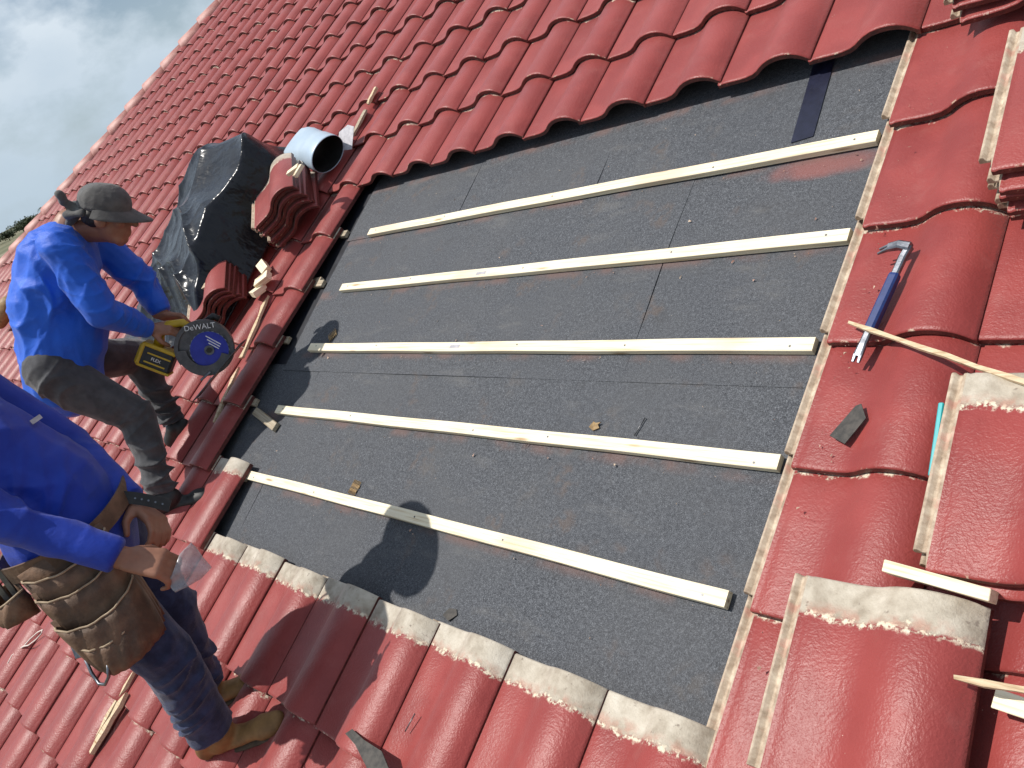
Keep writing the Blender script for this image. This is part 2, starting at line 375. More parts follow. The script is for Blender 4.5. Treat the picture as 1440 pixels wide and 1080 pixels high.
# tile profile: (x, ztop, kind) kind 0 = channel, 1 = face
PR = [(-.034, .006), (-.031, .0125), (-.025, .0125), (-.021, .0025), (-.014, .0025), (-.010, .0105), (-.005, .0115), (.0, .0085),
      (.010, .0125), (.035, .0125), (.065, .0115), (.095, .0125), (.120, .0175), (.138, .0265), (.152, .0375), (.168, .048), (.188, .0565), (.212, .0605), (.237, .0600),
      (.260, .0545), (.279, .0450), (.293, .0330), (.303, .0225), (.310, .0165)]
PR = [(x, z if x < .11 else .0115 + (z - .0115) * .90) for x, z in PR]
NCH = 6
THK = .0175
def tile_geo(lod=0):
    pr = PR if lod == 0 else [PR[i] for i in (0, 2, 4, 7, 9, 11, 13, 15, 17, 19, 21, 23)]
    nch = NCH if lod == 0 else 3
    n = len(pr)
    ys = [0.0, .003, .010, TL * .5, TL - .004, TL] if lod == 0 else [0.0, .008, TL]
    dz = [-.0035, -.0006, 0, 0, 0, -.003] if lod == 0 else [-.004, 0, 0]
    vs = []; fs = []; mi = []; sm = []
    for y, d in zip(ys, dz):
        for (x, z) in pr: vs.append((x, max(y, .036 + y * .1) if x < -.0055 else y, z + d))
    nt_ = len(ys) * n
    for y in (0.0, TL):
        for (x, z) in pr: vs.append((x, max(y, .036) if x < -.0055 else y, max(z - THK, -.005 + z * .1) if x > -.001 else -.004))
    for j in range(len(ys) - 1):
        for i in range(n - 1):
            fs.append((j * n + i, j * n + i + 1, (j + 1) * n + i + 1, (j + 1) * n + i)); mi.append(1 if i < nch else 0); sm.append(True)
    b0, b1 = nt_, nt_ + n
    for i in range(n - 1):
        fs.append((b0 + i + 1, b0 + i, b1 + i, b1 + i + 1)); mi.append(3); sm.append(True)
        fs.append((i + 1, i, b0 + i, b0 + i + 1)); mi.append(2 if i >= nch else 1); sm.append(False)
        k = (len(ys) - 1) * n
        fs.append((k + i, k + i + 1, b1 + i + 1, b1 + i)); mi.append(1); sm.append(False)
    L_ = [j * n for j in range(len(ys))]; R_ = [j * n + n - 1 for j in range(len(ys))]
    fs.append(tuple([b0] + L_ + [b1])); mi.append(1); sm.append(False)
    fs.append(tuple([b1 + n - 1] + R_[::-1] + [b0 + n - 1])); mi.append(2); sm.append(False)
    return np.array(vs, float), fs, mi, sm
TMATS = ['tile', 'channel', 'edge', 'under']
TG = [tile_geo(0), tile_geo(1)]
def tile_mesh(name='roof_tile', lod=0):
    vs, fs, mi, sm = TG[lod]
    me = mesh(name, vs, fs, TMATS, mi, sm)
    uv = me.uv_layers.new(name='UVMap'); li = np.empty(len(me.loops), int); me.loops.foreach_get('vertex_index', li)
    uv.data.foreach_set('uv', vs[li][:, :2].astype(np.float32).ravel()); return me
TM = tile_mesh()
ALPHA = math.atan(.0240 / G)
HB = .021
ZN = HB + TL * .0240 / G + .001
def hip_u(v): return -9.02 + (v - .3) * .82
def tile_mat(i, c):
    r = random.Random(i * 1009 + c * 37)
    return T(i * W + r.gauss(0, .0024), -c * G + r.gauss(0, .0038), ZN + r.uniform(0, .003)) @ rz(r.gauss(0, .0055)) @ Matrix.Rotation(-ALPHA + r.gauss(0, .0012), 4, 'X')
I0, I1, C0, C1 = -42, 19, -15, 11
RIDGE_V = 15.3 * G
def missing(i, c): return 0 <= i <= 8 and 1 <= c <= 6 and not (i == 0 and c == 6)
def project(p):
    d = Vector(p) - CPOS; z = d.dot(CZ)
    if z < .1: return None
    return 720 + 1138.76 * d.dot(CX) / z, 540 + 1138.76 * d.dot(CY) / z, z
cand = []; rest = []; clip = []
for c in range(C0, C1 + 1):
    for i in range(I0, I1 + 1):
        if missing(i, c): continue
        lo = (i * W - .04) - hip_u(-c * G + TL); hi = (i * W + .31) - hip_u(-c * G)
        if hi < 0.02: continue
        if lo < 0: clip.append((i, c)); continue
        pj = project((i * W + .16, -c * G + .17, .08))
        if pj and -90 < pj[0] < 1530 and -110 < pj[1] < 1200: cand.append((pj[2], i, c))
        else: rest.append((i, c))
cand.sort()
for _, i, c in cand[:300]:
    o = obj('roof_tile', TM, house, tile_mat(i, c))
rest += [(i, c) for _, i, c in cand[300:]]
near = {(i, c) for _, i, c in cand[300:]}
# remaining tiles in one mesh
def join_tiles(lst, name, lodf, clipped=False):
    VV = []; FF = []; MI = []; SM = []; UV = []; TN = []; k = 0
    for (i, c) in lst:
        vs, fs, mi, sm = TG[lodf(i, c)]
        mm = np.array(tile_mat(i, c)); P = vs @ mm[:3, :3].T + mm[:3, 3]
        VV.append(P); UV.append(vs[:, :2]); TN.append(np.full(len(vs), random.random()))
        FF += [tuple(q + k for q in f) for f in fs]; MI += mi; SM += sm; k += len(vs)
    VV = np.concatenate(VV); UV = np.concatenate(UV); TN = np.concatenate(TN)
    me = bpy.data.meshes.new(name); me.from_pydata(VV.tolist(), [], FF)
    for q in TMATS: me.materials.append(M[q])
    me.polygons.foreach_set('material_index', MI); me.polygons.foreach_set('use_smooth', SM)
    uv = me.uv_layers.new(name='UVMap'); li = np.empty(len(me.loops), int); me.loops.foreach_get('vertex_index', li)
    uv.data.foreach_set('uv', UV[li].astype(np.float32).ravel())
    at = me.attributes.new('tone', 'FLOAT', 'POINT'); at.data.foreach_set('value', TN.astype(np.float32))
    if clipped:
        bm = bmesh.new(); bm.from_mesh(me)
        nn = Vector((1, -.82, 0)).normalized()
        bmesh.ops.bisect_plane(bm, geom=list(bm.verts) + list(bm.edges) + list(bm.faces), plane_co=(hip_u(0), 0, 0), plane_no=nn, clear_inner=True)
        bm.to_mesh(me); bm.free()
    me.update(); return me
o = obj('tile_field', join_tiles(rest, 'tile_field', lambda i, c: 0 if (i, c) in near else 1), house); o['kind'] = 'stuff'
o = obj('cut_tile_row', join_tiles(clip, 'cut_tile_row', lambda i, c: 0, True), house); o['kind'] = 'stuff'
# hip caps
hd = Vector((.82, 1, 0)).normalized(); hs = Vector((hd.y, -hd.x, 0))
v = -3.9; v1 = RIDGE_V + .1
step = .36; nc = int((v1 - v) / hd.y / step)
def cap_me():
    n = 12; Ls = [0, .012, .42]; vs = []; fs = []
    for j, y in enumerate(Ls):
        rr = [.128, .132, .108][j]
        for k in range(n + 1):
            a = math.pi * k / n; vs.append((rr * math.cos(a), y, rr * .72 * math.sin(a) - .02))
        for k in range(n + 1):
            a = math.pi * k / n; q = rr - .014; vs.append((q * math.cos(a), y, q * .72 * math.sin(a) - .02))
    w_ = 2 * (n + 1)
    for j in range(2):
        for k in range(n):
            a = j * w_ + k; b = a + w_; fs.append((a, a + 1, b + 1, b)); a += n + 1; b += n + 1; fs.append((a + 1, a, b, b + 1))
    for k in range(n): fs.append((k + 1, k, n + 1 + k, n + 2 + k)); a = 2 * w_ + k; fs.append((a, a + 1, a + n + 2, a + n + 1))
    return mesh('hip_cap', vs, fs, 'mortar', smooth=True)
CAP = cap_me()
for k in range(nc):
    pv = v + k * step * hd.y; r = random.Random(k)
    obj('hip_cap', CAP, house, frame((hip_u(pv) - .01, pv, .075 + r.uniform(0, .006)), hs, hd, Vector((0, 0, 1))) @ rz(r.gauss(0, .015)) @ Matrix.Rotation(-.045, 4, 'X'))
for k in range(16):
    u0 = hip_u(RIDGE_V) + .3 + k * .38
    obj('ridge_cap', CAP, house, frame((u0 + .4, RIDGE_V + .02, .075), Vector((0, 1, 0)), Vector((-1, 0, 0)), Vector((0, 0, 1))) @ Matrix.Rotation(-.045, 4, 'X'))
# roof body under the tiles, other slopes and walls
EV = -C1 * G + .12; UR = (I1 + 1) * W
uA, uB = hip_u(EV), hip_u(RIDGE_V)
Ri = RM.inverted()
def w_(p): return RM @ Vector(p)
pts = [(uA, EV), (UR, EV), (UR, RIDGE_V), (uB, RIDGE_V)]
obj('roof_deck', prism_me('roof_deck', pts, .03, 'deck', -.036), house)
e0, e1, r1, r0 = w_((uA, EV, -.03)), w_((UR, EV, -.03)), w_((UR, RIDGE_V, -.03)), w_((uB, RIDGE_V, -.03))
yb = 2 * r0.y - e0.y
b0, b1 = Vector((e0.x, yb, e0.z)), Vector((e1.x, yb, e1.z))
vv = [Ri @ p for p in (e0, r0, b0, r1, b1)]
obj('far_slope', mesh('far_slope', [vv[1], vv[3], vv[4], vv[2]], [(0, 1, 2, 3)], 'mortar'), house)
obj('hip_slope', mesh('hip_slope', [vv[0], vv[1], vv[2]], [(0, 1, 2)], 'mortar'), house)
xa, xb, ya, yb2 = e0.x + .5, e1.x - .02, e0.y + .45, yb - .45
def wall(a, b, h):
    d = Vector((b[0] - a[0], b[1] - a[1], 0)); n_ = d.normalized().cross(Vector((0, 0, 1))) * .1
    q = [Vector((a[0], a[1], 0)), Vector((b[0], b[1], 0))]
    vs = [q[0], q[1], q[1] - n_, q[0] - n_]; vs += [p + Vector((0, 0, h)) for p in vs]
    obj('wall', mesh('wall', [Ri @ p for p in vs], [(0, 3, 2, 1), (4, 5, 6, 7), (0, 1, 5, 4), (1, 2, 6, 5), (2, 3, 7, 6), (3, 0, 4, 7)], 'plaster'), house)
H_ = e0.z - .02
wall((xa, ya), (xb - .12, ya), H_); wall((xb, ya), (xb, yb2), H_); wall((xb - .12, yb2), (xa, yb2), H_); wall((xa, yb2 - .12), (xa, ya + .12), H_)
obj('gable_wall', mesh('gable_wall', [Ri @ p for p in (Vector((xb - .01, e1.y + .2, H_ - .1)), Vector((xb - .01, yb - .2, H_ - .1)), Vector((xb - .01, r1.y, r1.z - .12)))], [(0, 1, 2)], 'plaster'), house)
# felt sheets (upper ones lap over lower ones)
def felt(u0, u1, v0, v1, z, tilt=0):
    nu, nv = max(2, int((u1 - u0) / .05)), max(2, int((v1 - v0) / .05)); vs = []; fs = []
    r = np.random.default_rng(int(abs(u0 * 100 + v0 * 77)) + 3); ph = r.uniform(0, 6, 8)
    for j in range(nv + 1):
        for i in range(nu + 1):
            a, b = u0 + (u1 - u0) * i / nu, v0 + (v1 - v0) * j / nv
            zz = z + .0007 * (math.sin(a * 5 + ph[0]) + math.sin(b * 7 + a * 2 + ph[1])) 
            if i in (0, nu): a += .003 * math.sin(b * 9 + ph[2]); zz += .0001
            if j == 0: zz += .0003 * (1 + math.sin(a * 6 + ph[4]))
            vs.append((a, b, zz))
    n = nu + 1; base = len(vs)
    vs += [(a, b, z - .004) for (a, b, zz) in vs]
    for j in range(nv):
        for i in range(nu): q = j * n + i; fs.append((q, q + 1, q + n + 1, q + n))
    rim = [i for i in range(n)] + [j * n + nu for j in range(1, nv + 1)] + [nv * n + i for i in range(nu - 1, -1, -1)] + [j * n for j in range(nv - 1, 0, -1)]
    k2 = len(vs); nr = len(rim); vs += [vs[a] for a in rim]
    for a in range(nr): b = (a + 1) % nr; fs.append((k2 + b, k2 + a, base + rim[a], base + rim[b]))
    obj('felt_sheet', mesh('felt_sheet', vs, fs, 'felt', smooth=[True] * (nu * nv) + [False] * len(rim)), house)
felt(-.35, .420, -2.25, -1.02, -.0020); felt(.4225, 3.1, -2.25, -1.02, -.0016)
felt(.088, 2.120, -1.052, -.29, .0006); felt(2.1225, 3.1, -1.052, -.29, .0003)
felt(.070, .920, -.318, .32, .0028); felt(.9225, 1.690, -.318, .32, .0031); felt(1.6925, 3.1, -.318, .32, .0027)
tp = obj('membrane_strip', prism_me('membrane_strip', [(-.033, 0), (.033, .006), (.035, .30), (-.032, .30)], .0012, 'tape'), house, T(2.462, -.258, .0052) @ rz(.04)); tp['label'] = 'navy self-adhesive membrane strip'
# battens
BT = [((.280, -.282), (2.695, -.294)), ((.279, -.599), (2.694, -.604)), ((.268, -.919), (2.686, -.924)), ((.255, -1.236), (2.683, -1.236)), ((.302, -1.555), (2.655, -1.565))]
for k, (a, b) in enumerate(BT):
    a, b = Vector((*a, 0)), Vector((*b, 0)); d = b - a; ln = d.length
    zb = [.0048, .0026, .0024, .001, .001][k]
    nseg = 24; vs = []; fs = []; hw = .0385; ht = .0205
    for i in range(nseg + 1):
        x = ln * i / nseg; bow = .0022 * math.sin(3.1 * i / nseg + k * 1.7) + .0009 * math.sin(i * .9 + k)
        for (y, z) in ((0, .0012), (0, ht - .0015), (-.0015, ht), (-hw + .0015, ht), (-hw, ht - .0015), (-hw, .0012)): vs.append((x, y + bow, z))
    for i in range(nseg):
        for j in range(6): fs.append((6 * i + j, 6 * i + (j + 1) % 6, 6 * i + 6 + (j + 1) % 6, 6 * i + 6 + j))
    fs.append((5, 4, 3, 2, 1, 0)); fs.append(tuple(6 * nseg + j for j in range(6)))
    bo = obj('batten', mesh('batten', vs, fs, 'pine'), house, T(a.x, a.y, zb) @ rz(math.atan2(d.y, d.x)))
    NV = []; NF = []
    for q in range(5):
        x0 = .06 + (ln - .12) * q / 4 + random.uniform(-.18, .18) * (0 < q < 4); y0 = -.019 + random.uniform(-.006, .006) + .002 * math.sin(q)
        kk = len(NV)
        for z in (ht - .001, ht + .0008):
            for s in range(8): NV.append((x0 + .0032 * math.cos(s * .785), y0 + .0032 * math.sin(s * .785), z))
        NF.append(tuple(kk + 8 + s for s in range(8))); NF += [(kk + s, kk + (s + 1) % 8, kk + 8 + (s + 1) % 8, kk + 8 + s) for s in range(8)]
    no = obj('nail_heads', mesh('nail_heads', NV, NF, 'dsteel'), bo); no['kind'] = 'stuff'
    if k in (1, 2):
        obj('printed_mark', prism_me('printed_mark', [(0, 0), (.055, .001), (.056, .014), (.001, .013)], .0004, 'clear'), bo, T(.93 + .05 * k, -.029, ht + .0002))
# sawn-off ends of the old battens along both sides of the opening
for (u, vv_, ln) in ((-.02, -.535, .10), (-.03, -.875, .10), (-.03, -1.215, .11), (.02, -.255, .06), (.03, -.555, .09)):
    obj('batten_stub', box_me('batten_stub', ln, .036, .020, 'oldwood', .0015, .001, (0, 0, .010)), house, T(u, vv_ - .019, .002) @ rz(random.uniform(-.04, .04)))
for (u, vv_) in ((2.735, -.285), (2.735, -.603), (2.74, -1.24), (.262, -1.573)):
    obj('batten_stub', box_me('batten_stub', .055, .034, .016, 'oldwood', .0015, .001, (0, 0, .008)), house, T(u, vv_ - .015, .003) @ rz(random.uniform(-.06, .06)))

# ------------------------------------------------------------------ loose tiles
def loose_tile(mat, label, group=None):
    o = obj('roof_tile', TM, None, RM @ mat); return tag(o, label, 'roof tile', group)
def fr(x, y, z, ang, pitch=0, roll=0): return T(x, y, z) @ rz(ang) @ Matrix.Rotation(pitch, 4, 'X') @ Matrix.Rotation(roll, 4, 'Y')
ords = ['topmost', 'second from the top', 'third from the top', 'fourth from the top', 'fifth from the top', 'sixth from the top', 'bottom one']
# single tile resting on the near right-hand column
loose_tile(fr(2.885, -1.920, .122, .03, -.030, .02), 'loose red roof tile with bare grey head, alone beside a batten offcut')
# pair of tiles beside the wood sliver
loose_tile(fr(3.090, -1.480, .146, .02, -.035), 'loose red tile, upper of the pair lying over the teal strip')
loose_tile(fr(3.096, -1.497, .120, .012, -.036), 'loose red tile, lower of the pair lying over the teal strip')
# taller stack further up
nA = 5
for k in range(nA):
    z = .120 + .029 * (nA - 1 - k)
    loose_tile(fr(3.082 + [0, .012, .004, .014, .010][k], -.715 + [.03, .0, .008, -.006, .004][k], z, [.015, .0, -.02, .012, .0][k], -.036),
               'loose red tile, %s of the five stacked above the pry bar\'s column' % ords[k if k < nA - 1 else 6])
for k in range(3):
    z = .122 + .032 * (2 - k)
    loose_tile(fr(2.865 + .012 * k, -.068 - [.0, .012, .03][k], z, [.06, -.02, .03][k], -.045), 'loose red tile, %s of three stacked by the top corner of the opening' % ['topmost', 'middle one', 'bottom one'][k])
# stacks beside the plastic sheet: nose turned towards the opening
for k in range(7):
    z = .112 + .0275 * (6 - k); r = random.Random(k + 50)
    loose_tile(fr(-.395 + r.uniform(-.012, .012) + .012 * (6 - k) * .4, -.375 + r.uniform(-.012, .012), z, math.radians(46) + r.gauss(0, .02), -.01, -.02),
               'loose red tile, %s of the seven stacked beside the vent hood' % ords[k])
for k in range(5):
    z = .112 + .0275 * (4 - k); r = random.Random(k + 80)
    loose_tile(fr(-.665 + r.uniform(-.012, .012), -.935 + r.uniform(-.012, .012), z, math.radians(47) + r.gauss(0, .025), -.01, -.02),
               'loose red tile, %s of the five stacked behind the circular saw' % ords[k if k < 4 else 6])
for k in range(3):
    z = .110 + .028 * (2 - k)
    loose_tile(fr(-5.95 + .02 * k, -.42, z, math.radians(20) + .03 * k, -.03, 0), 'loose red tile, %s of three stacked behind the crouching worker\'s back' % ['topmost', 'middle one', 'bottom one'][k])

# ------------------------------------------------------------------ black plastic sheet over a pile
def fsin(P, freq, n=10, seed=0):
    r = np.random.default_rng(seed); s = np.zeros(len(P))
    for k in range(n):
        d = r.normal(size=P.shape[1]); d /= np.linalg.norm(d); s += np.sin(P @ d * freq * r.uniform(.6, 1.6) + r.uniform(0, 6.28))
    return s / math.sqrt(n / 2)
def sst(a, b, x): t = np.clip((x - a) / (b - a), 0, 1); return t * t * (3 - 2 * t)
nu, nv = 280, 300
uu, vv2 = np.meshgrid(np.linspace(-2.40, -.40, nu + 1), np.linspace(-1.05, .56, nv + 1))
P2 = np.stack([uu.ravel(), vv2.ravel()], 1); u_, v_ = P2.T
wv = .035 * fsin(P2, 6, 8, 1)
ur = -.58 + .08 * sst(-.32, .0, v_) - .34 * sst(.06, .34, v_)
right = sst(0, -.11, u_ - ur + wv * .4); left = sst(-2.3, -1.20, u_ + wv) ** .85
top = 1 - sst(.10, .46, v_ + wv + .10 * (u_ + 1)); bot = sst(-1.02, -.70, v_ + wv - .06 * (u_ + 1))
prof = right * left * top * bot
Hh = .335 + .035 * np.sin(v_ * 4.2 + .8) + .05 * sst(-.2, .15, v_) - .10 * sst(-.40, -.85, v_) + .015 * np.cos((u_ + .9) * 6)
rid = 1 - np.abs(np.sin((u_ * 2.2 - v_ * 6) + 1.1 * fsin(P2, 4, 6, 4))); rid2 = 1 - np.abs(np.sin((u_ * 6 + v_ * 3.5) + 1.3 * fsin(P2, 5, 6, 5)))
rid3 = 1 - np.abs(np.sin((u_ * 11 - v_ * 19) + 1.6 * fsin(P2, 8, 8, 15)))
hz = .085 + prof * Hh + (.006 * rid3 ** 2 * np.clip(.4 + fsin(P2, 5, 6, 16), 0, 1.4) + .034 * rid ** 2.5 + .020 * rid2 ** 2.5 + .008 * fsin(P2, 9, 10, 6)) * (.2 + prof)
keep = prof > .012
vid = -np.ones(len(P2), int); vid[keep] = np.arange(keep.sum())
fs = []
for j in range(nv):
    for i in range(nu):
        q = j * (nu + 1) + i; f = (q, q + 1, q + nu + 2, q + nu + 1)
        if keep[list(f)].all(): fs.append(tuple(int(vid[k]) for k in f))
vs = np.stack([u_, v_, hz], 1)[keep]
bag = obj('plastic_sheet', mesh('plastic_sheet', vs - np.array([-1.0, -.2, .06]), fs, 'bag', smooth=True), None, RM @ T(-1.0, -.2, .06))
md = bag.modifiers.new('thickness', 'SOLIDIFY'); md.thickness = .0015
tag(bag, 'crumpled glossy black plastic sheet draped over a pile of tiles', 'plastic sheet')

# ------------------------------------------------------------------ small loose things
def wood(u, v, z, ln, wd, ht, ang, label, mat='pine', pitch=0, roll=0, jit=.0015, cut=0, cat='wood offcut', name='wood_offcut', group=None):
    o = obj(name, box_me(name, ln, wd, ht, mat, .0012, jit, (0, 0, ht / 2), cut), None, RM @ T(u, v, z) @ rz(ang) @ Matrix.Rotation(pitch, 4, 'Y') @ Matrix.Rotation(roll, 4, 'X'))
    return tag(o, label, cat, group)
wood(.183, -1.309, .001, .27, .040, .019, -.235, 'grey batten offcut lying in the worker\'s shadow on the felt', 'oldwood')
wood(3.105, -1.488, .128, .175, .020, .040, -.085, 'pale batten offcut behind the grey head of a single loose tile', roll=.15)
# splintered laths
def lath(pts, w, h, label, mat='oldwood'):
    a = Vector(pts[0]); n = len(pts); vs = []; fs = []
    for i, p in enumerate(pts):
        p = Vector(p) - a; t = (Vector(pts[min(i + 1, n - 1)]) - Vector(pts[max(i - 1, 0)])).normalized(); s = t.cross(Vector((0, 0, 1))).normalized()
        k = 1 + .18 * math.sin(i * 2.3); k *= .55 if i == 0 else 1
        for (x, z) in ((-w / 2, 0), (w / 2, 0), (w / 2 * .9, h * k), (-w / 2 * .8, h)): vs.append(p + s * x * k + Vector((0, 0, z)))
    for i in range(n - 1):
        for j in range(4): fs.append((4 * i + j, 4 * i + (j + 1) % 4, 4 * i + 4 + (j + 1) % 4, 4 * i + 4 + j))
    fs += [(3, 2, 1, 0), tuple(4 * n - 4 + j for j in range(4))]
    return tag(obj('wood_lath', mesh('wood_lath', vs, fs, mat), None, RM @ T(*a)), label, 'wood strip')
def line(a, b, n=7, sag=0):
    return [tuple(a[k] + (b[k] - a[k]) * i / n + (random.uniform(-.0015, .0015)) for k in range(3)) for i in range(n + 1)]
M['lathpale'] = mat_wood('pale_splinter', (.36, .25, .14), (.55, .42, .27), (.66, .55, .38))
lath(line((2.790, -.926, .083), (3.33, -1.175, .175), 9), .011, .007, 'long thin wooden splinter crossing over the pry bar', 'lathpale')
lath(line((3.165, -1.645, .165), (3.42, -1.615, .155), 6), .012, .007, 'short wooden splinter poking over the single loose tile', 'lathpale')
wood(3.29, -1.655, .108, .16, .030, .020, -.05, 'pale split batten end under the short splinter', roll=.1, jit=.003)
lath(line((-.325, -.66, .068), (-.235, -1.03, .068), 6), .030, .012, 'split batten strip in the trough below the tile stacks', 'lathpale')
lath(line((-.225, -1.08, .066), (-.165, -1.38, .066), 5), .028, .012, 'short batten strip in the trough beside the worker\'s shoe', 'lathpale')
lath(line((-.335, .36, .075), (-.315, .56, .085), 5), .038, .012, 'dark broken wood shard above the vent hood', 'oldwood')
lath(line((-.316, .60, .088), (-.304, .71, .095), 4), .026, .016, 'pale broken wood shard above the vent hood', 'lathpale')
lath(line((.305, -2.44, .066), (.245, -2.90, .066), 7), .026, .014, 'narrow batten strip in the trough beside the standing worker\'s boots', 'lathpale')
lath(line((.338, -2.52, .068), (.300, -2.76, .068), 5), .030, .016, 'thicker batten strip in the trough beside the standing worker\'s boots', 'lathpale')
for k, (u, v, z, a, ln) in enumerate(((-.335, -.60, .115, .6, .10), (-.40, -.52, .12, -.5, .09), (-.36, -.66, .10, 1.5, .08))):
    wood(u, v, z, ln, .05, .035, a, ['yellowish batten block between the two tile stacks', 'small batten block leaning between the two tile stacks', 'short batten block on edge between the two tile stacks'][k], 'pine', pitch=.2 * k)
wood(-.15, -.09, .325, .085, .030, .02, .4, 'small wood block on top of the taller tile stack')
wood(-.10, -.10, .317, .07, .022, .02, 1.5, 'thin wood block on top of the taller tile stack')
wood(-.66, -.70, .255, .10, .035, .018, .2, 'pale wood block on the tile stack behind the saw', 'oldwood')
wood(-.92, -1.30, .095, .20, .06, .012, -.5, 'pale wood offcut between the crouching worker\'s legs', 'lathpale', jit=.004)
wood(-.80, -1.42, .095, .12, .04, .012, .3, 'small pale wood chip between the crouching worker\'s legs', 'lathpale', jit=.004)
wood(-.62, -1.06, .10, .13, .07, .02, .9, 'yellowish board end under the saw battery', 'lathpale', jit=.004)
# felt scraps, nail strips, teal strip, string
o = obj('felt_scrap', prism_me('felt_scrap', [(-.034, -.030), (.004, -.050), (.036, .012), (.018, .048), (.006, .044)], .0025, 'scrap', 0, .002), None, RM @ T(2.845, -1.172, .074) @ rz(.05) @ Matrix.Rotation(-.07, 4, 'X') @ Matrix.Rotation(-.10, 4, 'Y')); tag(o, 'torn grey felt scrap lying flat on a red tile', 'felt scrap')
o = obj('felt_scrap', prism_me('felt_scrap', [(-.02, -.012), (.012, -.022), (.034, .002), (.022, .016), (-.008, .012)], .0022, 'scrap', 0, .002), None, RM @ T(1.815, -1.815, .002)); tag(o, 'small dark felt chip on the felt by the bare tile heads', 'felt scrap')
o = obj('felt_strip', prism_me('felt_strip', [(-.11, .012), (-.085, .030), (-.02, .020), (.06, .016), (.20, -.065), (.17, -.10), (.02, -.03), (-.05, .0)], .003, 'scrap', 0, .004), None, RM @ T(1.84, -2.215, .112) @ rz(.05) @ Matrix.Rotation(-.045, 4, 'X')); tag(o, 'torn dark felt strip lying across the red tiles below the opening', 'felt scrap')
o = obj('teal_strip', box_me('teal_strip', .15, .010, .010, 'teal', .002), None, RM @ T(3.043, -1.215, .124) @ rz(math.radians(93)) @ Matrix.Rotation(-.05, 4, 'Y')); tag(o, 'flat teal plastic strip sticking out beside the pair of loose tiles', 'plastic strip')
def nail_clip(u, v, z, ang, label):
    t = thing('nail_strip', label, 'nail strip', RM @ T(u, v, z) @ rz(ang))
    obj('band', box_me('band', .052, .012, .002, 'brownclip', .0005, 0, (0, 0, .004)), t); obj('band', box_me('band', .046, .010, .002, 'brownclip', .0005, 0, (0, -.018, .004)), t)
    for k in range(6):
        obj('nail', tube_me('nail', [(-.022 + .0088 * k, -.034, .005), (-.022 + .0088 * k, .020, .005)], .0019, 'brownclip', 6), t)
nail_clip(.388, -.865, .003, .9, 'brown collated nail strip beside the end of the middle batten')
nail_clip(1.085, -1.515, -.002, -.1, 'brown collated nail strip just above the lowest batten')
o = obj('packaging_scrap', prism_me('packaging_scrap', [(-.018, -.006), (-.004, -.014), (.016, -.004), (.010, .004), (.018, .012), (.0, .009), (-.012, .014)], .003, 'brownclip', 0, .003), None, RM @ T(2.094, -1.198, .002)); tag(o, 'tiny yellowish scrap on the felt above the fourth batten', 'scrap')
o = obj('nail', tube_me('nail', [(0, 0, .003), (.016, .055, .004)], .002, 'dsteel', 6), None, RM @ T(2.24, -1.215, -.001)); tag(o, 'loose dark nail on the felt above the fourth batten', 'nail')
o = obj('nail', tube_me('nail', [(0, 0, .004), (.012, .05, .006)], .0018, 'dsteel', 6), None, RM @ T(1.905, -2.135, .068)); tag(o, 'loose dark nail lying on a red tile below the opening', 'nail')
sp = []
for k in range(26):
    q = k / 25
    sp.append((-.06 + .34 * q * (1 if q < .6 else 1), .0 + .03 * math.sin(q * 9), .006))
st = [(-.14, -.13, .004), (-.09, -.11, .006), (-.02, -.10, .010), (.02, -.055, .030), (.01, -.02, .028), (.03, .02, .012), (.05, .045, .012), (.075, .085, .012), (.12, .13, .012), (.165, .155, .012), (.18, .14, .012), (.15, .10, .012), (.10, .06, .012), (.055, .042, .014), (.04, .03, .018)]
o = obj('string', tube_me('string', [Vector(p) for p in st], .0035, 'string', 7), None, RM @ T(-.98, -2.72, .066)); tag(o, 'knotted white string loop on the tiles behind the standing worker', 'string')
# pry bar
ang = math.atan2(-1.044 + .748, 2.821 - 2.876)
pb = thing('pry_bar', 'cat\'s-paw pry bar with a blue grip lying on a red tile', 'pry bar', RM @ T(2.880, -.742, .094) @ rz(ang + math.pi / 2) @ Matrix.Rotation(.035, 4, 'X'))
# local: bar runs along -y, claw at the head turns to -x
def flatbar(pts, name, mat, parent):
    vs = []; fs = []; n = len(pts)
    for (x, y, z, w, h, dx, dy) in pts:
        s = Vector((dy, -dx, 0)).normalized(); c_ = Vector((x, y, z))
        for (a, b) in ((-1, -1), (1, -1), (1.0, .6), (.6, 1), (-.6, 1), (-1, .6)): vs.append(c_ + s * a * w / 2 + Vector((0, 0, b * h / 2)))
    for i in range(n - 1):
        for j in range(6): fs.append((6 * i + j, 6 * i + (j + 1) % 6, 6 * i + 6 + (j + 1) % 6, 6 * i + 6 + j))
    fs += [tuple(range(5, -1, -1)), tuple(6 * n - 6 + j for j in range(6))]
    return obj(name, mesh(name, vs, fs, mat), parent)
flatbar([(.004, .006, 0, .016, .016, 0, -1), (0, -.02, 0, .017, .013, 0, -1), (0, -.075, 0, .016, .012, 0, -1)], 'shaft', 'steel', pb)
flatbar([(0, -.066, 0, .021, .017, 0, -1), (0, -.072, 0, .0225, .019, 0, -1), (0, -.205, .0, .0225, .019, 0, -1), (0, -.212, 0, .020, .016, 0, -1)], 'grip', 'barblue', pb)
flatbar([(0, -.205, 0, .016, .011, 0, -1), (0, -.245, 0, .017, .010, 0, -1), (0, -.275, -.001, .021, .007, 0, -1)], 'tip', 'steel', pb)
for s in (-1, 1): flatbar([(s * .006, -.272, -.001, .009, .007, 0, -1), (s * .0065, -.289, -.003, .006, .004, 0, -1)], 'prong', 'steel', pb)
flatbar([(.008, .004, .002, .022, .018, -1, 0), (-.018, .006, .006, .020, .016, -1, -.1), (-.04, .0, .004, .018, .012, -1, -.25)], 'claw', 'steel', pb)
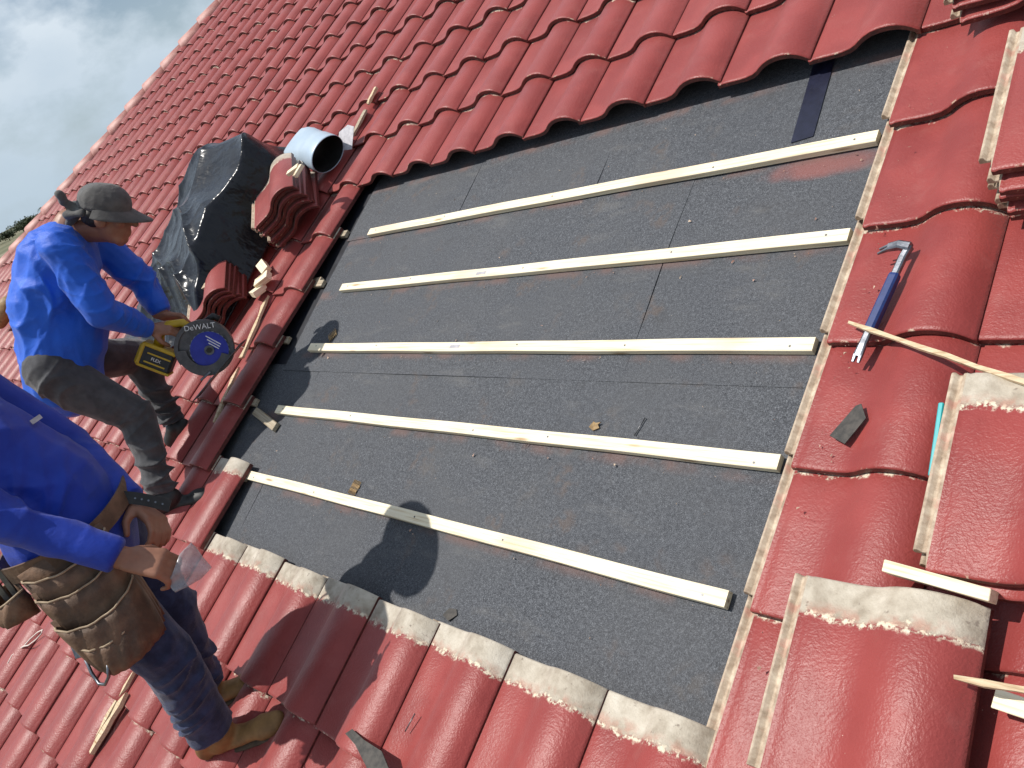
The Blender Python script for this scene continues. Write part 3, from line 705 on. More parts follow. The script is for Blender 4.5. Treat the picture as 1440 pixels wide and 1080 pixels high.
for s in (-1, 1): flatbar([(-.038, s * .0045, .004, .008, .010, -1, -.3), (-.062, -.010 + s * .006, -.002, .004, .005, -1, -.4)], 'claw_prong', 'steel', pb)
# vent hood (rolled sheet metal) lying beside the opening
vt = thing('vent_hood', 'rolled pale sheet-metal vent hood lying on the tiles beside the opening', 'vent hood', RM @ T(-.30, .20, .10))
def loft(name, rings, mat, parent, seg=36, cap=False, solid=0):
    vs = []; fs = []
    for (c_, a, b) in rings:
        for k in range(seg): q = 2 * math.pi * k / seg; vs.append(Vector(c_) + Vector(a) * math.cos(q) + Vector(b) * math.sin(q))
    for i in range(len(rings) - 1):
        for k in range(seg): fs.append((i * seg + k, i * seg + (k + 1) % seg, (i + 1) * seg + (k + 1) % seg, (i + 1) * seg + k))
    if cap: fs.append(tuple((len(rings) - 1) * seg + k for k in range(seg)))
    o = obj(name, mesh(name, vs, fs, mat, smooth=True), parent)
    if solid: q = o.modifiers.new('t', 'SOLIDIFY'); q.thickness = solid; q.offset = 0
    return o
ax = Vector((-.90, .30, .16)).normalized(); sd = Vector((.15, .95, .0)); sd = (sd - ax * sd.dot(ax)).normalized(); upv = sd.cross(ax); upv = -upv if upv.z < 0 else upv
c0 = Vector((.03, -.03, .075))
rg = []
for t_, a_, b_ in ((0, .110, .078), (.012, .112, .080), (.12, .112, .078), (.124, .106, .074), (.20, .110, .064), (.29, .114, .046), (.36, .108, .026), (.42, .088, .010), (.43, .07, .003)):
    rg.append((c0 + ax * t_, sd * a_, upv * b_))
loft('hood', rg, 'galv', vt, 44, True, .0012)
loft('shade_shell', [(c0 + ax * t_, sd * (a_ - .003), upv * (b_ - .003)) for t_, a_, b_ in ((.004, .110, .078), (.12, .106, .070), (.20, .10, .056), (.201, .02, .01))], 'black', vt, 44, True)  # black inner shell paints in the shade of the hood's open mouth
obj('flange', prism_me('flange', [(-.06, -.02), (.07, -.03), (.06, .10), (.0, .12), (-.07, .09)], .0015, 'clear'), vt, T(.02, .08, .012) @ Matrix.Rotation(.35, 4, 'X') @ Matrix.Rotation(.1, 4, 'Y'))

# ------------------------------------------------------------------ people
def rnd_cone(a, ra, b, rb, side=None, flat=1.0, seg=14, flatend=False):
    a, b = Vector(a), Vector(b); t = (b - a); ln = t.length; t.normalize()
    s = Vector(side) if side is not None else t.orthogonal(); s = (s - t * s.dot(t)).normalized(); w = t.cross(s)
    rows = []
    if flatend: rows = [(a - t * .001, ra * .6), (a, ra), (b, rb), (b + t * .001, rb * .6)]
    else:
        for q in (80, 60, 35, 10): e = math.radians(q); rows.append((a - t * ra * math.sin(e), ra * math.cos(e)))
        for q in (10, 35, 60, 80): e = math.radians(q); rows.append((b + t * rb * math.sin(e), rb * math.cos(e)))
    vs = []; fs = []
    for (c_, r) in rows:
        for k in range(seg): q = 2 * math.pi * k / seg; vs.append(c_ + s * (math.cos(q) * r) + w * (math.sin(q) * r * flat))
    n = len(rows)
    for i in range(n - 1):
        for k in range(seg): fs.append((i * seg + k, i * seg + (k + 1) % seg, (i + 1) * seg + (k + 1) % seg, (i + 1) * seg + k))
    fs += [tuple(range(seg - 1, -1, -1)), tuple((n - 1) * seg + k for k in range(seg))]
    return vs, fs
def ellip(c_, r, ax=None, seg=18):
    A = ax if ax is not None else Matrix.Identity(3)
    vs = []; fs = []; n = 12
    for i in range(1, n):
        e = math.pi * i / n
        for k in range(seg):
            q = 2 * math.pi * k / seg; vs.append(Vector(c_) + A @ Vector((r[0] * math.sin(e) * math.cos(q), r[1] * math.sin(e) * math.sin(q), r[2] * math.cos(e))))
    for i in range(n - 2):
        for k in range(seg): fs.append((i * seg + (k + 1) % seg, i * seg + k, (i + 1) * seg + k, (i + 1) * seg + (k + 1) % seg))
    fs += [tuple(range(seg)), tuple((n - 2) * seg + k for k in range(seg - 1, -1, -1))]
    return vs, fs
def blob(name, prims, mat, parent, voxel=.008, smooth=5, disp=None, mats=None):
    vs = []; fs = []
    for (a, f) in prims:
        k = len(vs); vs += a; fs += [tuple(q + k for q in p) for p in f]
    me = mesh(name, vs, fs, mat); o = bpy.data.objects.new(name, me); COL.objects.link(o)
    r = o.modifiers.new('r', 'REMESH'); r.mode = 'VOXEL'; r.voxel_size = voxel; r.use_smooth_shade = True
    if smooth: s = o.modifiers.new('s', 'SMOOTH'); s.factor = .5; s.iterations = smooth
    dg = bpy.context.evaluated_depsgraph_get(); m2 = bpy.data.meshes.new_from_object(o.evaluated_get(dg))
    bpy.data.objects.remove(o); m2.name = name
    if disp is not None:
        n = len(m2.vertices); P = np.empty(n * 3); m2.vertices.foreach_get('co', P); P = P.reshape(-1, 3)
        N = np.empty(n * 3); m2.vertex_normals.foreach_get('vector', N); N = N.reshape(-1, 3)
        P = P + N * disp(P)[:, None]; m2.vertices.foreach_set('co', P.ravel()); m2.update()
    if not m2.materials: m2.materials.append(M[mat])
    m2.polygons.foreach_set('use_smooth', [True] * len(m2.polygons))
    return obj(name, m2, parent)
def folds(P, spots, base=.003, seed=0):
    """cloth folds: spots = (centre, axis, radius, amplitude, wavenumber)"""
    d = base * fsin(P, 22, 10, seed) + base * .6 * fsin(P, 48, 10, seed + 1)
    wob = fsin(P, 11, 8, seed + 2); msk = np.clip(.55 + .6 * fsin(P, 16, 8, seed + 3), 0, 1.3)
    for i, (c_, ax, rad, amp, k) in enumerate(spots):
        c_ = np.array(c_); a = np.array(ax, float); a /= np.linalg.norm(a); r = np.random.default_rng(seed + i)
        q = P - c_; dist = np.linalg.norm(q, axis=1); w = np.exp(-(dist / rad) ** 2)
        for t in range(2):
            b_ = a + r.normal(size=3) * .45; b_ /= np.linalg.norm(b_)
            ph = q @ b_ * k * .5 * (1 if t else .72) + wob * 1.9 + i + t * 2
            d += 1.05 * amp * w * msk * ((1 - np.abs(np.sin(ph))) ** 2.2 * 1.6 - .45)
    return d
def hand(wr, dr, pn, curl=1.0, side=1, sc_=1.0, spread=.06):
    """prims of a hand: wrist, pointing direction, palm normal (towards which fingers curl)"""
    wr = Vector(wr); d = Vector(dr).normalized(); pn = Vector(pn); pn = (pn - d * pn.dot(d)).normalized(); s = d.cross(pn) * side
    pr = [rnd_cone(wr - d * .03, .027, wr + d * .02, .028, s, .8)]
    for k in range(4):
        off = (-.030 + .020 * k) * sc_; base = wr + d * .085 * sc_ + s * off
        pr.append(rnd_cone(wr + d * .012 + s * off * .6, .0165, base, .0135, s, .95))
        ln = [.036, .042, .046, .040][k] if side > 0 else [.036, .042, .046, .040][k]
        p = base; a = curl * .55
        for j in range(3):
            dd = d * math.cos(a) + pn * math.sin(a) + s * (k - 1.5) * spread * (1 if j == 0 else .3)
            q = p + dd.normalized() * ln * [1, .7, .55][j] * sc_
            pr.append(rnd_cone(p, .0098 - .0008 * j, q, .0090 - .0009 * j)); p = q; a += curl * .75
    t0 = wr + d * .022 + s * .030 * sc_ + pn * .008; t1 = t0 + (d * .55 + s * .60 + pn * .55).normalized() * .042 * sc_; t2 = t1 + (d * .75 + s * .05 + pn * .75).normalized() * .034 * sc_
    pr += [rnd_cone(t0, .0155, t1, .012), rnd_cone(t1, .0115, t2, .0092)]
    return pr
def head_prims(c_, fwd, up):
    f = Vector(fwd).normalized(); u = Vector(up); u = (u - f * u.dot(f)).normalized(); l = u.cross(f)
    A = Matrix((f, l, u)).transposed(); c_ = Vector(c_)
    def q(x, y, z): return c_ + f * x + l * y + u * z
    pr = [ellip(q(-.012, 0, .03), (.098, .077, .095), A), ellip(q(.022, 0, -.035), (.068, .062, .080), A),
          rnd_cone(q(.045, -.025, -.085), .026, q(.045, .025, -.085), .026), rnd_cone(q(.078, 0, .022), .012, q(.108, 0, -.018), .0145), rnd_cone(q(.080, 0, -.052), .014, q(.078, 0, -.066), .014),
          rnd_cone(q(.070, -.038, .030), .016, q(.070, .038, .030), .016), rnd_cone(q(.072, -.018, -.048), .013, q(.072, .018, -.048), .013),
          rnd_cone(q(.055, -.045, -.012), .022, q(.055, .045, -.012), .022), rnd_cone(q(.062, 0, -.092), .020, q(.050, 0, -.100), .024)]
    for s in (-1, 1):
        pr.append(ellip(q(-.008, s * .076, -.008), (.026, .010, .032), A)); pr.append(ellip(q(.064, s * .030, .012), (.012, .015, .009), A))
    return pr, q, A, (f, l, u)
def person(base, heading, label):
    return thing('person', label, 'person', RM @ T(*base) if False else Matrix.Translation(RM @ Vector(base)) @ rz(heading))
def shoe(name, ank, toe_dir, mat, solemat, parent, up=(0, 0, 1), size=.285, high=.10):
    a = Vector(ank); t = Vector(toe_dir).normalized(); u = Vector(up); u = (u - t * u.dot(t)).normalized(); s = t.cross(u)
    h = a - u * .085 - t * .065
    pr = [rnd_cone(h + u * .05, .040, h + t * (size - .06) + u * .032, .036, s, .62), rnd_cone(h + u * .045, .042, a + u * (high - .08), .046, s, .95),
          rnd_cone(h + t * .06 + u * .06, .045, a + t * .03, .045), rnd_cone(h + t * (size - .09) + u * .034, .044, h + t * (size - .055) + u * .03, .040, s, .7)]
    sh = blob(name, pr, mat, parent, .006, 4, lambda P: .0012 * fsin(P, 60, 8, 2))
    pr = [rnd_cone(h + u * .012, .041, h + t * .05 + u * .012, .038, s, .34), rnd_cone(h + t * .05 + u * .012, .038, h + t * (size - .06) + u * .010, .046, s, .28)]
    blob('sole', pr, solemat, sh, .006, 2)
    return sh

# ---- worker 1: crouched with the circular saw
HB1 = math.radians(50)
B1 = (-.3, -1.63, .06)
p1 = person(B1, HB1, 'crouching worker in bright blue long-sleeved shirt and grey cap using a circular saw')
P1 = p1.matrix_basis.copy(); P1i = P1.inverted()
J = dict(ankR=(.0, -.283, .0), kneeR=(.05, -.13, .36), hipR=(-.15, -.14, .67), hipL=(-.15, .06, .67), kneeL=(0, .33, .50), ankL=(0, .217, .115), pel=(-.155, -.04, .69), mid=(-.0, .02, .93),
         chest=(.12, .04, 1.06), neck=(.235, .055, 1.185), shR=(.21, -.10, 1.12), elR=(.215, -.15, .83), wrR=(.305, -.06, .665), shL=(.19, .23, 1.1), elL=(.27, .25, .82), wrL=(.35, .10, .665), head=(.405, .015, 1.145))
J = {k: Vector(v) for k, v in J.items()}
hf = Vector((.85, .0, -.60)); hu = Vector((.3, 0, 1))
hp, hq, hA, (hF, hL, hU) = head_prims(J['head'], hf, hu)
# saw frame (local x right, y up, z towards its blade side)
S0 = Vector((-.019, -1.129, .337)); sz = (CPOS - S0).normalized(); sz = (sz + Vector((-.05, -.25, .12))).normalized()
sx = (CX - sz * CX.dot(sz)).normalized(); sy = sz.cross(sx)
SAW = RM @ frame(S0, sx, sy, sz)
def saw2p(x, y, z): return P1i @ (SAW @ Vector((x, y, z)))
gripA = saw2p(-.165, .105, -.06); gripB = saw2p(-.095, .115, -.06)
wr = saw2p(-.235, .085, -.045); J['wrR'] = wr
sawx = (P1i @ SAW).to_3x3()
wl = saw2p(-.20, .14, -.14); J['wrL'] = wl
bp = hp + [rnd_cone(J['neck'] + Vector((-.02, 0, -.02)), .058, J['head'] + Vector((-.03, .01, -.05)), .056),
      rnd_cone(J['pel'], .13, J['mid'], .135, (0, 1, 0), .8), rnd_cone(J['mid'], .135, J['chest'], .14, (0, 1, 0), .75), rnd_cone(J['shR'], .05, J['shL'], .05), rnd_cone(J['chest'], .12, J['neck'], .06)]
for s in 'RL':
    bp += [rnd_cone(J['hip' + s], .08, J['knee' + s], .055), rnd_cone(J['knee' + s], .052, J['ank' + s], .036), rnd_cone(J['sh' + s], .050, J['el' + s], .040), rnd_cone(J['el' + s], .040, J['wr' + s], .029)]
bp += hand(wr, sawx @ Vector((1, .08, 0)), sawx @ Vector((.05, -.75, -.6)), 1.25, -1)
bp += hand(wl, sawx @ Vector((1, -.1, .1)), sawx @ Vector((0, -.9, .3)), 1.2, 1)
blob('body', bp, 'skin', p1, .0055, 3)
spots = [(J['elR'], J['wrR'] - J['elR'], .13, .011, 105), (J['elR'] + Vector((0, 0, .12)), (.3, .3, 1), .14, .010, 85), (J['shR'], (.5, .6, .7), .16, .010, 62), (J['mid'], (.3, -.6, .9), .25, .010, 42), (J['pel'] + Vector((0, 0, .06)), (.2, -.3, 1), .18, .012, 55),
         (J['elL'], J['wrL'] - J['elL'], .13, .010, 95), (J['chest'], (.8, -.7, .4), .2, .008, 50)]
bl = Vector((-.03, 0, -.01))
sp_ = [rnd_cone(J['pel'] + Vector((.0, 0, -.055)), .182, J['mid'] + bl, .194, (0, 1, 0), .92), rnd_cone(J['mid'] + bl, .194, J['chest'] + Vector((-.02, 0, 0)), .188, (0, 1, 0), .88), rnd_cone(J['chest'], .162, J['neck'] + Vector((-.035, 0, -.04)), .075, (0, 1, 0), .9),
       rnd_cone(J['shR'], .072, J['shL'], .072), rnd_cone(J['mid'] + Vector((.06, 0, -.08)), .13, J['pel'] + Vector((.08, 0, .0)), .12)]
for s in 'RL':
    e = J['el' + s]; w = J['wr' + s]; ce = e + (w - e) * .93
    sp_ += [rnd_cone(J['sh' + s], .090, e, .071), rnd_cone(e, .071, e + (w - e) * .7, .055), rnd_cone(e + (w - e) * .6, .052, ce, .045, flatend=True)]
blob('shirt', sp_, 'blueshirt', p1, .0065, 6, lambda P: folds(P, spots, .0032, 11))
spots2 = [(J['kneeR'], (J['ankR'] - J['kneeR']), .10, .008, 120), (J['ankR'] + (J['kneeR'] - J['ankR']) * .3, (J['ankR'] - J['kneeR']), .13, .012, 95), (J['ankL'] + (J['kneeL'] - J['ankL']) * .35, (J['ankL'] - J['kneeL']), .14, .011, 100), (J['hipR'], (.3, .2, 1), .15, .012, 55), (J['kneeL'], (J['ankL'] - J['kneeL']), .1, .008, 110)]
tp_ = [rnd_cone(J['hipR'] + Vector((.02, .02, .03)), .122, J['hipL'] + Vector((.02, -.01, .03)), .12, (1, 0, 0), 1)]
for s in 'RL':
    a, k = J['ank' + s], J['knee' + s]
    tp_ += [rnd_cone(J['hip' + s] + Vector((.02, 0, 0)), .112, k, .085), rnd_cone(k, .086, a + (k - a) * .25, .060), rnd_cone(a + (k - a) * .35, .066, a + (k - a) * .08, .060, flatend=True)]
blob('trousers', tp_, 'charcoal', p1, .0065, 5, lambda P: folds(P, spots2, .0022, 21))
for s, td in (('R', (.93, -.10, -.04)), ('L', (.95, -.15, .05))):
    shoe('shoe', J['ank' + s], td, 'black', 'black', p1, (0, -.22, 1), .28, .095)
    a, k = J['ank' + s], J['knee' + s]; obj('sock', tube_me('sock', [a - (k - a) * .02, a + (k - a) * .14], .044, 'sock', 14), p1)
# cap: crown, visor, turned-up neck flap
cp = [ellip(hq(-.012, 0, .058), (.107, .087, .080), hA)]
def capd(P): return .0016 * fsin(P, 60, 8, 3) + .0015 * fsin(P, 30, 8, 4)
cap = blob('cap', cp + [rnd_cone(hq(-.10, 0, .02), .05, hq(.085, 0, .052), .05, hL, 1.0, flatend=False) if False else ellip(hq(-.014, 0, .040), (.109, .089, .026), hA)], 'greycap', p1, .005, 3, capd)
vs = []; fs = []; nA_ = 28; nR = 6
for lay in (0, 1):
    for j in range(nR + 1):
        for i in range(nA_ + 1):
            a = math.radians(-112 + 224 * i / nA_); rr = j / nR
            x = (.090 + .020 * rr + .068 * rr * max(0, math.cos(a)) ** 1.5) * math.cos(a); y = (.088 + .024 * rr) * math.sin(a)
            z = .040 - .030 * rr - .35 * y * y * rr - lay * .004
            vs.append(hq(x, y, z))
n_ = (nR + 1) * (nA_ + 1)
for j in range(nR):
    for i in range(nA_):
        q = j * (nA_ + 1) + i; fs.append((q, q + 1, q + nA_ + 2, q + nA_ + 1)); fs.append((n_ + q + 1, n_ + q, n_ + q + nA_ + 1, n_ + q + nA_ + 2))
rim = [nR * (nA_ + 1) + i for i in range(nA_ + 1)]
fs += [(rim[i], rim[i + 1], n_ + rim[i + 1], n_ + rim[i]) for i in range(nA_)]
obj('visor', mesh('visor', vs, fs, 'greycap', smooth=True), cap)
fl = [rnd_cone(hq(-.085, -.06, .015), .022, hq(-.125, .0, .02), .026), rnd_cone(hq(-.125, 0, .02), .026, hq(-.085, .06, .015), .022), rnd_cone(hq(-.12, -.02, .02), .024, hq(-.165, -.03, .035), .020, flatend=False),
      rnd_cone(hq(-.15, -.03, .03), .018, hq(-.175, -.045, .07), .012), rnd_cone(hq(-.12, -.02, .0), .024, hq(-.14, -.03, -.05), .018), rnd_cone(hq(-.08, -.07, .01), .014, hq(-.14, -.04, -.01), .02)]
blob('neck_flap', fl, 'greycap', cap, .005, 2, lambda P: .004 * fsin(P, 70, 8, 8))
hr = [ellip(hq(-.045, 0, .0), (.062, .080, .055), hA)]
blob('hair', hr, 'hair', p1, .006, 2, lambda P: .002 * fsin(P, 150, 8, 8))
# chest logo and lettering on the back of the shirt are too small to read: kept as small pale marks
# ---- circular saw
saw = thing('circular_saw', 'yellow and grey cordless circular saw with a blue blade in the crouching worker\'s hands', 'circular saw', SAW)
obj('upper_guard', disc_me('upper_guard', .128, .026, 'guard', 48, 0, z=-.034), saw)
obj('guard_rim', disc_me('guard_rim', .130, .030, 'guard', 40, .112, math.radians(15), math.radians(215), -.028), saw)
bl_ = obj('blade', disc_me('blade', .084, .002, 'blade', 60, 0, z=-.004), saw, T(.022, -.008, 0))
teeth = []
for k in range(24):
    a = 2 * math.pi * k / 24; teeth.append((.089 * math.cos(a), .089 * math.sin(a))); teeth.append((.083 * math.cos(a + .18), .083 * math.sin(a + .18)))
obj('tooth_ring', prism_me('tooth_ring', teeth, .0014, 'steel', -.0046), bl_)
obj('arbor_bolt', disc_me('arbor_bolt', .013, .008, 'black', 6), bl_); obj('arbor_washer', disc_me('arbor_washer', .022, .003, 'dsteel', 24), bl_)
for k in range(3): obj('print_line', box_me('print_line', .075 - .012 * k, .0042, .0006, 'white', 0), bl_, T(.020, .045 - .013 * k, -.0016) @ rz(-.55))
obj('lower_guard', disc_me('lower_guard', .122, .004, 'guard', 40, .078, math.radians(185), math.radians(345), .003), saw)
obj('guard_lever', box_me('guard_lever', .06, .010, .008, 'steel', .002), saw, T(.0, -.125, .010) @ rz(.7))
obj('lettering', text_me('lettering', 'DeWALT', .034, 'white'), saw, T(-.012, .098, .0035) @ rz(.12))
pl = obj('base_plate', box_me('base_plate', .34, .005, .15, 'dsteel', .0015, 0, (0, 0, -.05)), saw, T(.055, -.105, .012) @ rz(math.atan2(.255, .22)))
obj('motor_housing', disc_me('motor_housing', .060, .12, 'yellow', 28), saw, T(-.03, .0, -.155)); obj('motor_cap', disc_me('motor_cap', .056, .03, 'black', 28), saw, T(-.03, .0, -.185))
obj('rear_handle', tube_me('rear_handle', [(-.06, .075, -.06), (-.10, .112, -.06), (-.16, .105, -.06), (-.20, .06, -.06), (-.21, .01, -.06)], [.022, .019, .019, .021, .026], 'yellow', 12), saw)
obj('front_handle', tube_me('front_handle', [(-.02, .10, -.10), (.03, .135, -.10), (.055, .12, -.10)], .017, 'black', 12), saw)
bt = obj('battery', box_me('battery', .150, .100, .085, 'black', .010), saw, T(-.215, -.045, -.045) @ rz(-.42))
obj('battery_shell', box_me('battery_shell', .030, .106, .092, 'yellow', .010), bt, T(-.068, 0, 0)); obj('battery_shell', box_me('battery_shell', .156, .018, .091, 'yellow', .006), bt, T(0, .048, 0)); obj('battery_shell', box_me('battery_shell', .150, .012, .090, 'yellow', .004), bt, T(.004, -.050, 0))
obj('battery_stripe', box_me('battery_stripe', .105, .007, .003, 'yellow', .001), bt, T(.012, .016, .0425)); obj('battery_stripe', box_me('battery_stripe', .095, .007, .003, 'yellow', .001), bt, T(.004, -.026, .0425))
obj('lettering', text_me('lettering', 'FLEX', .020, 'white'), bt, T(.005, -.005, .0432))
# yellow tool on the roof behind worker 1
yt = thing('hand_tool', 'tan and grey hand tool on the tiles behind the crouching worker\'s back', 'hand tool', RM @ T(-5.75, -.60, .13) @ rz(.5) @ Matrix.Scale(2.0, 4))
blob('handle', [rnd_cone((-.12, 0, .03), .035, (.05, 0, .06), .045)], 'brownclip', yt, .007, 2); blob('nose_piece', [rnd_cone((.04, 0, .06), .028, (.13, .0, .05), .018), rnd_cone((.0, 0, .0), .025, (-.10, .03, -.02), .022)], 'clear', yt, .007, 2)

# ---- worker 2: standing, tool belt
HB2 = math.atan2(.557, .78)
B2 = (1.08, -2.37, .06)
p2 = person(B2, HB2, 'standing worker in royal blue shirt and dark jeans wearing a leather tool belt')
P2m = p2.matrix_basis.copy()
J = dict(ankR=(.03, -.11, .055), ankL=(-.1, .07, .075), kneeR=(.12, -.13, .42), kneeL=(.03, .07, .43), hipR=(.05, -.11, .80), hipL=(.03, .08, .80), pel=(.035, -.02, .82), belly=(.045, -.02, .98), chest=(-.02, -.04, 1.16), neck=(-.08, .06, 1.39),
         head=(-.02, .15, 1.57), shR=(-.07, -.23, 1.27), elR=(.135, -.215, .995), wrR=(.300, -.190, .795), shL=(-.12, .16, 1.30), elL=(.0, .20, 1.0), wrL=(.19, .06, .81))
J = {k: Vector(v) for k, v in J.items()}
hp2, hq2, hA2, _ = head_prims(J['head'], (.85, -.1, -.35), (.2, 0, 1))
bp = hp2 + [rnd_cone(J['neck'], .058, J['head'] + Vector((-.02, 0, -.06)), .056), rnd_cone(J['pel'], .13, J['belly'], .15, (0, 1, 0), .9), rnd_cone(J['belly'], .15, J['chest'], .14, (0, 1, 0), .8), rnd_cone(J['shR'], .05, J['shL'], .05), rnd_cone(J['chest'], .12, J['neck'], .06)]
for s in 'RL':
    bp += [rnd_cone(J['hip' + s], .08, J['knee' + s], .055), rnd_cone(J['knee' + s], .052, J['ank' + s], .036), rnd_cone(J['sh' + s], .050, J['el' + s], .040), rnd_cone(J['el' + s], .040, J['wr' + s], .030)]
bp += hand(J['wrR'], (.78, .10, -.55), (-.35, .25, -.85), 1.25, 1, 1.05)
bp += hand(J['wrL'], (.7, -.45, -.5), (-.5, -.5, -.6), .9, -1, 1.0)
blob('body', bp, 'skin', p2, .0055, 3)
spots = [(J['elR'], J['wrR'] - J['elR'], .12, .008, 80), (J['shR'], (.5, .6, .7), .16, .008, 55), (J['pel'] + Vector((0, 0, .06)), (.1, .2, 1), .16, .010, 60), (J['belly'], (.2, .6, .8), .2, .006, 40)]
sp_ = [rnd_cone(J['pel'] + Vector((0, -.015, -.005)), (.178), J['belly'] + Vector((0, 0, 0)), .168, (0, 1, 0), .86), rnd_cone(J['belly'] + Vector((0, 0, 0)), .168, J['chest'], .162, (0, 1, 0), .88), rnd_cone(J['chest'], .16, J['neck'] + Vector((0, 0, -.05)), .08), rnd_cone(J['shR'], .072, J['shL'], .072)]
for s in 'RL':
    e = J['el' + s]; w = J['wr' + s]; ce = e + (w - e) * .93
    sp_ += [rnd_cone(J['sh' + s], .074, e, .059), rnd_cone(e, .059, e + (w - e) * .7, .048), rnd_cone(e + (w - e) * .6, .050, ce, .045, flatend=True)]
blob('shirt', sp_, 'navyshirt', p2, .0065, 6, lambda P: folds(P, spots, .0022, 31))
spots2 = [(J['kneeR'], (J['ankR'] - J['kneeR']), .13, .009, 75), (J['ankR'] + (J['kneeR'] - J['ankR']) * .3, (J['ankR'] - J['kneeR']), .13, .012, 85), (J['hipR'] + Vector((0, 0, -.15)), (.3, .2, 1), .15, .010, 70), (J['kneeL'], (J['ankL'] - J['kneeL']), .15, .009, 75), (J['ankL'] + (J['kneeL'] - J['ankL']) * .3, (J['ankL'] - J['kneeL']), .13, .010, 85)]
tp_ = [rnd_cone(J['hipR'] + Vector((0, .03, .0)), .108, J['hipL'] + Vector((0, -.03, .0)), .108)]
for s in 'RL':
    a, k = J['ank' + s], J['knee' + s]
    tp_ += [rnd_cone(J['hip' + s] + Vector((0, 0, -.03)), .100, k, .083), rnd_cone(k, .082, a + (k - a) * .25, .072), rnd_cone(a + (k - a) * .35, .074, a + (k - a) * .10, .073, flatend=True)]
blob('jeans', tp_, 'denim', p2, .0065, 4, lambda P: folds(P, spots2, .002, 41))
shoe('boot', J['ankR'], (.95, .03, .12), 'boot', 'sole', p2, (0, -.25, 1), .31, .13); shoe('boot', J['ankL'], (.95, .10, .12), 'boot', 'sole', p2, (0, -.25, 1), .31, .13)
blob('hat', [ellip(hq2(-.01, 0, .055), (.112, .094, .085), hA2), ellip(hq2(-.005, 0, .025), (.20, .18, .016), hA2), rnd_cone(hq2(-.02, 0, -.02), .085, hq2(-.05, 0, -.13), .085)], 'greycap', p2, .006, 3)  # neck capsule below the brim added to fill out the head's cast shadow
obj('shirt_emblem', prism_me('shirt_emblem', [(-.02, -.006), (.018, -.007), (.022, .006), (-.016, .007)], .001, 'clear'), p2, T(.125, .04, 1.155) @ Matrix.Rotation(math.radians(62), 4, 'Y') @ rz(1.5))
# tool belt (worn, a thing of its own)
tb = thing('tool_belt', 'brown leather tool belt with stacked nail pouches round the standing worker\'s waist', 'tool belt', P2m @ T(.035, -.02, .845))
def ring(name, rx, ry, z, h, th, mat, parent):
    vs = []; fs = []; n = 48
    for k in range(n):
        a = 2 * math.pi * k / n; c_, s_ = math.cos(a), math.sin(a); wv_ = .006 * math.sin(3 * a)
        for (r, zz) in ((0, 0), (th, 0), (th, h), (0, h)): vs.append(((rx + r) * c_, (ry + r) * s_, z + zz + wv_))
    for k in range(n):
        a, b = 4 * k, 4 * ((k + 1) % n)
        for j in range(4): fs.append((a + j, b + j, b + (j + 1) % 4, a + (j + 1) % 4))
    return obj(name, mesh(name, vs, fs, mat, smooth=False), parent)
ring('belt_strap', .172, .200, -.01, .05, .006, 'leather', tb)
def pouch(pos, outdir, w, d, h, parent, mat='leather', lean=.25, name='pouch'):
    """open-topped pocket; pos = centre of its top back edge"""
    o_ = Vector(outdir).normalized(); z = Vector((0, 0, 1)); s = o_.cross(z); pos = Vector(pos); n = 18; lv = 7; vs = []; fs = []
    for j in range(lv + 1):
        q = j / lv; tap = 1 - .18 * q ** 2 if q < .9 else .74; dep = d * (1 + .25 * math.sin(q * 2.6)) if j < lv else d * .45
        for k in range(n + 1):
            a = math.pi * k / n; sag = -.30 * w * math.sin(a) ** 2 * (.40) * (1 - q)
            vs.append(pos + s * (w / 2 * tap * math.cos(a)) + o_ * (dep * math.sin(a) ** .8 + lean * h * q * .35) - z * h * q + z * sag + o_ * .004 * math.sin(k * 1.9 + j))
    for j in range(lv):
        for k in range(n): a = j * (n + 1) + k; fs.append((a + 1, a, a + n + 1, a + n + 2))
    fs.append(tuple(lv * (n + 1) + k for k in range(n, -1, -1)))
    # back panel
    k0 = len(vs)
    for j in range(lv + 1): q = j / lv; vs.append(pos + s * (w / 2 * (1 - .18 * q * q)) + o_ * lean * h * q * .35 - z * h * q + z * (.02 if j == 0 else 0)); vs.append(pos - s * (w / 2 * (1 - .18 * q * q)) + o_ * lean * h * q * .35 - z * h * q + z * (.02 if j == 0 else 0))
    for j in range(lv): a = k0 + 2 * j; fs.append((a, a + 1, a + 3, a + 2))
    po = obj(name, mesh(name, vs, fs, mat, smooth=True), parent); md = po.modifiers.new('t', 'SOLIDIFY'); md.thickness = .004; md.offset = 0
    obj('rim_piping', tube_me('rim_piping', [vs[k] + z * .002 for k in range(n + 1)], .0030, 'piping', 7), po)
    return po
od = (.62, -.78, 0)
pouch((.105, -.160, .010), od, .225, .040, .30, tb, lean=.06)
pouch((.115, -.178, -.045), od, .22, .046, .25, tb, lean=.16)
pouch((.130, -.205, -.125), od, .215, .060, .18, tb, lean=.2)
pouch((.140, -.236, -.195), (.66, -.75, 0), .155, .048, .11, tb, lean=.2)
pouch((-.095, -.165, -.030), (-.5, -.87, 0), .125, .065, .080, tb, lean=.2)
obj('hammer_loop', tube_me('hammer_loop', [(.04, -.265, -.25), (.035, -.275, -.29), (.055, -.295, -.315), (.09, -.31, -.31), (.125, -.315, -.285), (.14, -.305, -.255)], .0045, 'steel', 8), tb)
obj('buckle', box_me('buckle', .035, .045, .006, 'steel', .002), tb, T(.03, -.255, -.22) @ Matrix.Rotation(1.2, 4, 'X'))
for a_ in (-.012, .022): obj('rear_strap', box_me('rear_strap', .02, .006, .10, 'dsteel', .001), tb, T(-.10 + a_, -.19, .0) @ Matrix.Rotation(.15, 4, 'Y'))
